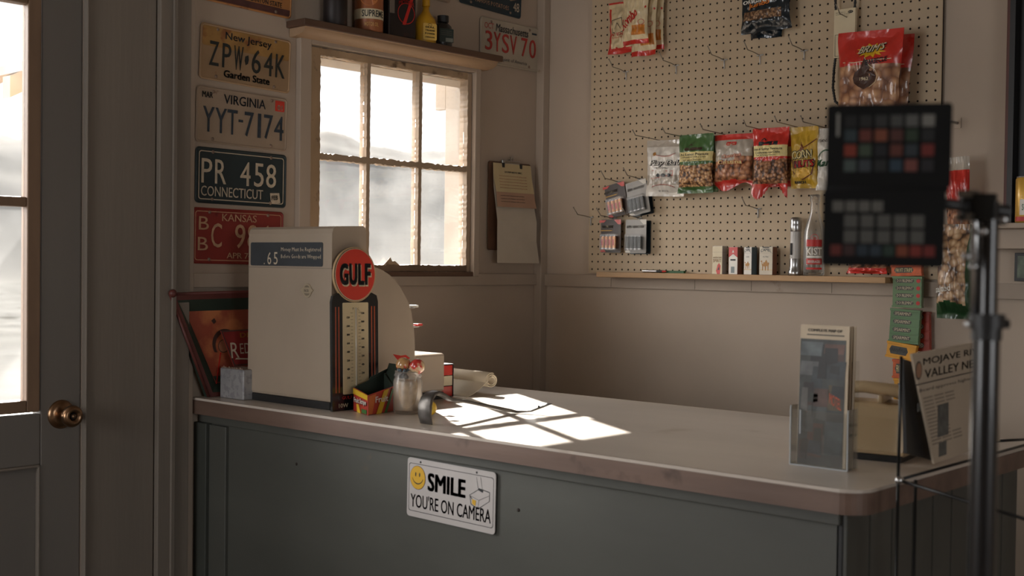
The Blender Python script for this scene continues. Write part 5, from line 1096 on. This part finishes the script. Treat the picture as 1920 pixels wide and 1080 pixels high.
# ---------------------------------------------------------------- newspaper rack
RYp = -1.985
r = root('wire_rack', 'black wire floor rack at the end of the counter', 'rack', (-1.10, RYp, 0))
wr = pm('rack_wire', (20, 20, 20), .4, .2)
def W3(px, py, y=RYp): p = on(1, y, px, py); return Vector((p.x+1.10, y-RYp, p.z))
v1 = W3(1690, 668); v2 = W3(1684, 900); v3 = W3(1717, 900); v4 = W3(1930, 920)
mb = MB()
for a in (v2, v3, Vector((v4.x, 0, v4.z))): mb.tube([(a.x, 0, .0), (a.x, 0, a.z)], .0028, wr, 8)
mb.tube([(v2.x, 0, v2.z), (v1.x, 0, v1.z)], .0028, wr, 8)
for z in (v2.z, .55, .2): mb.tube([(v2.x, 0, z), (v4.x+.05, 0, z-.0)], .0028, wr, 8); mb.tube([(v2.x, -.24, z-.04), (v4.x+.05, -.24, z-.04)], .0028, wr, 8); mb.tube([(v2.x, 0, z), (v2.x, -.24, z-.04)], .0028, wr, 8)
for x in (v2.x, v3.x+.05, v4.x): mb.tube([(x, -.24, .0), (x, -.24, v2.z-.04)], .0028, wr, 8)
a = W3(1868, 827); b = W3(1930, 829); mb.tube([a, b+Vector((.08, 0, 0))], .0028, wr, 8)
mb.tube([(b.x+.08, 0, 0), (b.x+.08, 0, b.z)], .0028, wr, 8)
mb.build('wire_frame', r)
mb = MB(); mb.sphere((v2.x, -.002, v2.z), .007, steel_m); mb.cyl((v2.x-.008, -.002, v2.z), .0045, .016, steel_m, 'x', 12); mb.build('wire_clamp', r)
r = root('magazine', 'black magazine standing behind the newspaper in the wire rack', 'magazine', (0, RYp+.012, 0))
def quad(mb, pxs, y, m, th_=.003):
    P_ = [on(1, y, *q) for q in pxs]; mb.prism([(p.x, p.z) for p in P_], 0, th_, m, 'y'); return P_
mb = MB(); quad(mb, [(1694, 672), (1735, 690), (1760, 866), (1700, 850)], RYp+.012, black_m, .006); mb.build('cover', r)
NYp = RYp-.006
r = root('newspaper', 'folded printed newspaper with round seal in the wire rack', 'newspaper', (0, NYp, 0))
TL, TR, BR, BL = (on(1, NYp, *q) for q in ((1710, 664), (1856, 636), (1880, 838), (1752, 870)))
X_ = (TR-TL); wN = X_.length; X_.normalize(); Yv = (TL-BL); Yv = (Yv-X_*Yv.dot(X_)).normalized(); hN = (TL-BL).dot(Yv); Zv = X_.cross(Yv)
Mn = Matrix((X_, Yv, Zv)).transposed().to_4x4(); Mn.translation = Vector((BL.x-(BL-TL).dot(X_)*X_.x, 0, TL.z))
Mn.translation = TL-Vector((0, NYp, 0))
skew = (BL-TL).dot(X_)
mb = MB(); mb.T = Mn; mb.prism([(0, 0), (skew, -hN), (wN+skew*.6, -hN), (wN, 0)], -.004, 0, pm('news_page', (176, 160, 140), .75, var=.06, scale=10))
gi = pm('news_ink', (70, 64, 58), .7); sx_ = lambda y: skew*(-y/hN)
z = .0004
mb.prism(circ(.026, -.030, .013, 20, .016), 0, z, gi); mb.prism(circ(.026, -.030, .010, 20, .013), 0, z*2, pm('seal_brown', (150, 110, 84), .6))
mb.text('MOJAVE RIVER', .044, -.026, wN-.055, .015, z, gi, bold=.01); mb.text('VALLEY NEWS', .050, -.046, wN-.065, .015, z, gi, bold=.01)
mb.box(.012, wN, -.055, -.053, 0, z, gi); mb.text('Board approves highway work', .030, -.070, wN-.04, .008, z, gi, res=1)
for k in range(3):
    for j in range(14):
        y = -.080-.0065*j; x = sx_(y)+.008+k*.045
        if k == 2 and 2 < j < 11: continue
        mb.box(x, x+.038, y-.0012, y+.0012, 0, z, pm('news_grey', (130, 118, 104), .7))
for x0, x1, y0, y1 in ((.095, .14, -.155, -.098), (.100, .132, -.19, -.165), (.012, .022, -.1, -.086)): mb.box(x0+.01, x1+.01, y0, y1, 0, z*1.5, pm('news_photo', (84, 84, 80), .6, var=.5, scale=50))
mb.build('front_page', r)
# ---------------------------------------------------------------- colour chart on its stand
def P3(px, py, d): rr_ = ray(px, py); return CAM+rr_*d
CD = 1.23; cc = P3(1660, 348, CD)
fr_ = Matrix((RT, UP, -FW)).transposed()      # chart squarely facing the camera that films it
# the stand is a real upright object; take the chart's facing from the horizontal direction to the camera
hd = Vector((CAM.x-cc.x, CAM.y-cc.y, 0)).normalized(); Xc = Vector((-hd.y, hd.x, 0))
if Xc.dot(RT) < 0: Xc = -Xc
Mc = Matrix((Xc, Vector((0, 0, 1)), hd)).transposed().to_4x4(); Mc.translation = cc
r = bpy.data.objects.new('color_chart', None); COL.objects.link(r); r.matrix_basis = Mc @ Matrix.Rotation(-.006, 4, 'Z'); r['label'] = 'folding black colour chart case held up on the stand at the right'; r['category'] = 'color chart'
sc = CD/F_PX
def cx(px): return (px-1660)*sc
def cy(py): return -(py-348)*sc
case_m = pm('chart_case', (18, 18, 18), .7, spec=.15)
mb = MB(); mb.prism(rr(cx(1551), cx(1776), cy(352), cy(195), .004), -.008, 0, case_m); mb.build('upper_case', r, .001)
mb = MB(); mb.prism(rr(cx(1547), cx(1768), cy(500), cy(354), .004), -.008, 0, case_m); mb.build('lower_case', r, .001)
mb = MB(); mb.tube([(cx(1550), cy(353), -.003), (cx(1772), cy(353), -.003)], .004, case_m, 8); mb.build('hinge', r)
k3 = lambda c: tuple(c)
U = {0: [(26, 26, 26), (44, 42, 40), (70, 70, 68), (104, 104, 100), (140, 140, 134), (190, 186, 176)], 1: [(64, 84, 90), (150, 66, 48), (190, 100, 64), (120, 62, 50), (60, 84, 56), (44, 44, 44)], 2: [(196, 70, 40), (90, 110, 84), (34, 34, 40), (140, 66, 48), (64, 76, 84), (170, 54, 44)], 3: [(104, 122, 116), (86, 96, 104), (48, 50, 50), (60, 90, 112), (176, 96, 84), (50, 44, 50)]}
for j, (row, cs) in enumerate(U.items()):
    for i, c in enumerate(cs):
        px = [1595, 1622, 1650, 1678, 1705, 1734][i]; py = [227, 254, 282, 310.5][j]; mb = MB(); mb.box(cx(px-11), cx(px+11), cy(py+11), cy(py-11), 0, .0006, pm('patch_%d_%d_%d' % c, tuple(v*.54 for v in c), .8, var=0)); mb.build('colour_patch', r)
g_ = (130, 128, 120)
L4 = [[(1575+24*i, 387, 10, (150, 146, 136)) for i in range(4)], [(1599+30*i, 415, 12, g_) for i in range(5)], [(1599+30*i, 444, 12, g_) for i in range(5)], [(1573+24*i, 470, 10, c) for i, c in enumerate(((150, 50, 36), (90, 50, 46), (50, 70, 86), (56, 76, 92), (50, 80, 64), (190, 90, 50), (190, 60, 44), (170, 50, 40)))]]
for rw in L4:
    for px, py, s_, c in rw: mb = MB(); mb.box(cx(px-s_), cx(px+s_), cy(py+s_), cy(py-s_), 0, .0006, pm('patch_%d_%d_%d' % tuple(c), tuple(v*.54 for v in c), .8, var=0)); mb.build('colour_patch', r)
mb = MB(); mb.box(cx(1569), cx(1574), cy(255), cy(212), 0, .0005, pm('chart_print', (120, 118, 112), .6)); mb.build('printed_scale', r)
SD = 1.27; sp_ = P3(1850, 600, SD)
r = root('light_stand', 'black metal stand with clamp head and arm in the right foreground', 'stand', (sp_.x, sp_.y, 0))
m_ = SD/F_PX; o_ = Vector((sp_.x, sp_.y, 0))
def S(px, py, dz=0): p = P3(px, py, SD+dz)-o_; return p
zc_ = S(1850, 600).z
mb = MB(); mb.cyl((0, 0, .05), .0135, zc_-.05, blackgloss_m, 'z', 28); mb.build('lower_tube', r)
mb = MB(); mb.cyl((0, 0, zc_), .010, S(1850, 378).z-zc_, blackgloss_m, 'z', 24); mb.build('upper_tube', r)
mb = MB(); mb.cyl((0, 0, zc_-.008), .018, .014, black_m, 'z', 24); mb.cyl((0, 0, zc_-.02), .015, .012, black_m, 'z', 24); kx_ = RT*.020; mb.tube([(0, 0, zc_-.004), kx_*1.1+Vector((0, 0, zc_-.004))], .005, black_m, 10); mb.tube([(0, 0, zc_-.004), kx_*-1.1+Vector((0, 0, zc_-.004))], .004, steel_m, 10); mb.build('collar', r)
mb = MB(); mb.tube([S(1826, 600), S(1828, 418), S(1822, 405)], .0038, steel_m, 12); 
for q_, r_ in ((S(1845, 434, -.013), .0045), (S(1826, 500, -.003), .0045), (S(1813, 481, -.001), .0045), (S(1880, 412, 0), .006)): mb.sphere(q_, r_, steel_m); mb.tube([q_, Vector((0, 0, q_.z))], .002, steel_m, 6)
mb.build('chrome_spigot', r)
mb = MB(); a = S(1735, 378, -.012); b = S(1838, 390, 0); mb.tube([a, b], .006, black_m, 10); mb.build('arm', r)
c0 = S(1838, 388); mb = MB(); mb.cyl(tuple(c0+Vector((0, 0, -.013))), .016, .026, black_m, 'z', 24); mb.cyl(tuple(S(1816, 363)+Vector((0, 0, -.004))), .011, .007, steel_m, 'z', 20); mb.cyl(tuple(S(1815, 407)+Vector((0, 0, -.004))), .012, .007, steel_m, 'z', 20); mb.tube([S(1816, 363), S(1816, 407)], .009, black_m, 12); mb.tube([S(1838, 390), S(1890, 398)], .0075, black_m, 10); mb.build('clamp_head', r, .001)
for k in range(3):
    a = k*2.094+.6; mb = MB(); mb.tube([(0, 0, .32), (.34*math.cos(a), .34*math.sin(a), .010)], .008, black_m, 8); mb.build('leg', r)
for o in bpy.data.objects:
    if o.type == 'EMPTY' and not o.children and not o.parent: print('EMPTY WITHOUT PARTS', o.name)
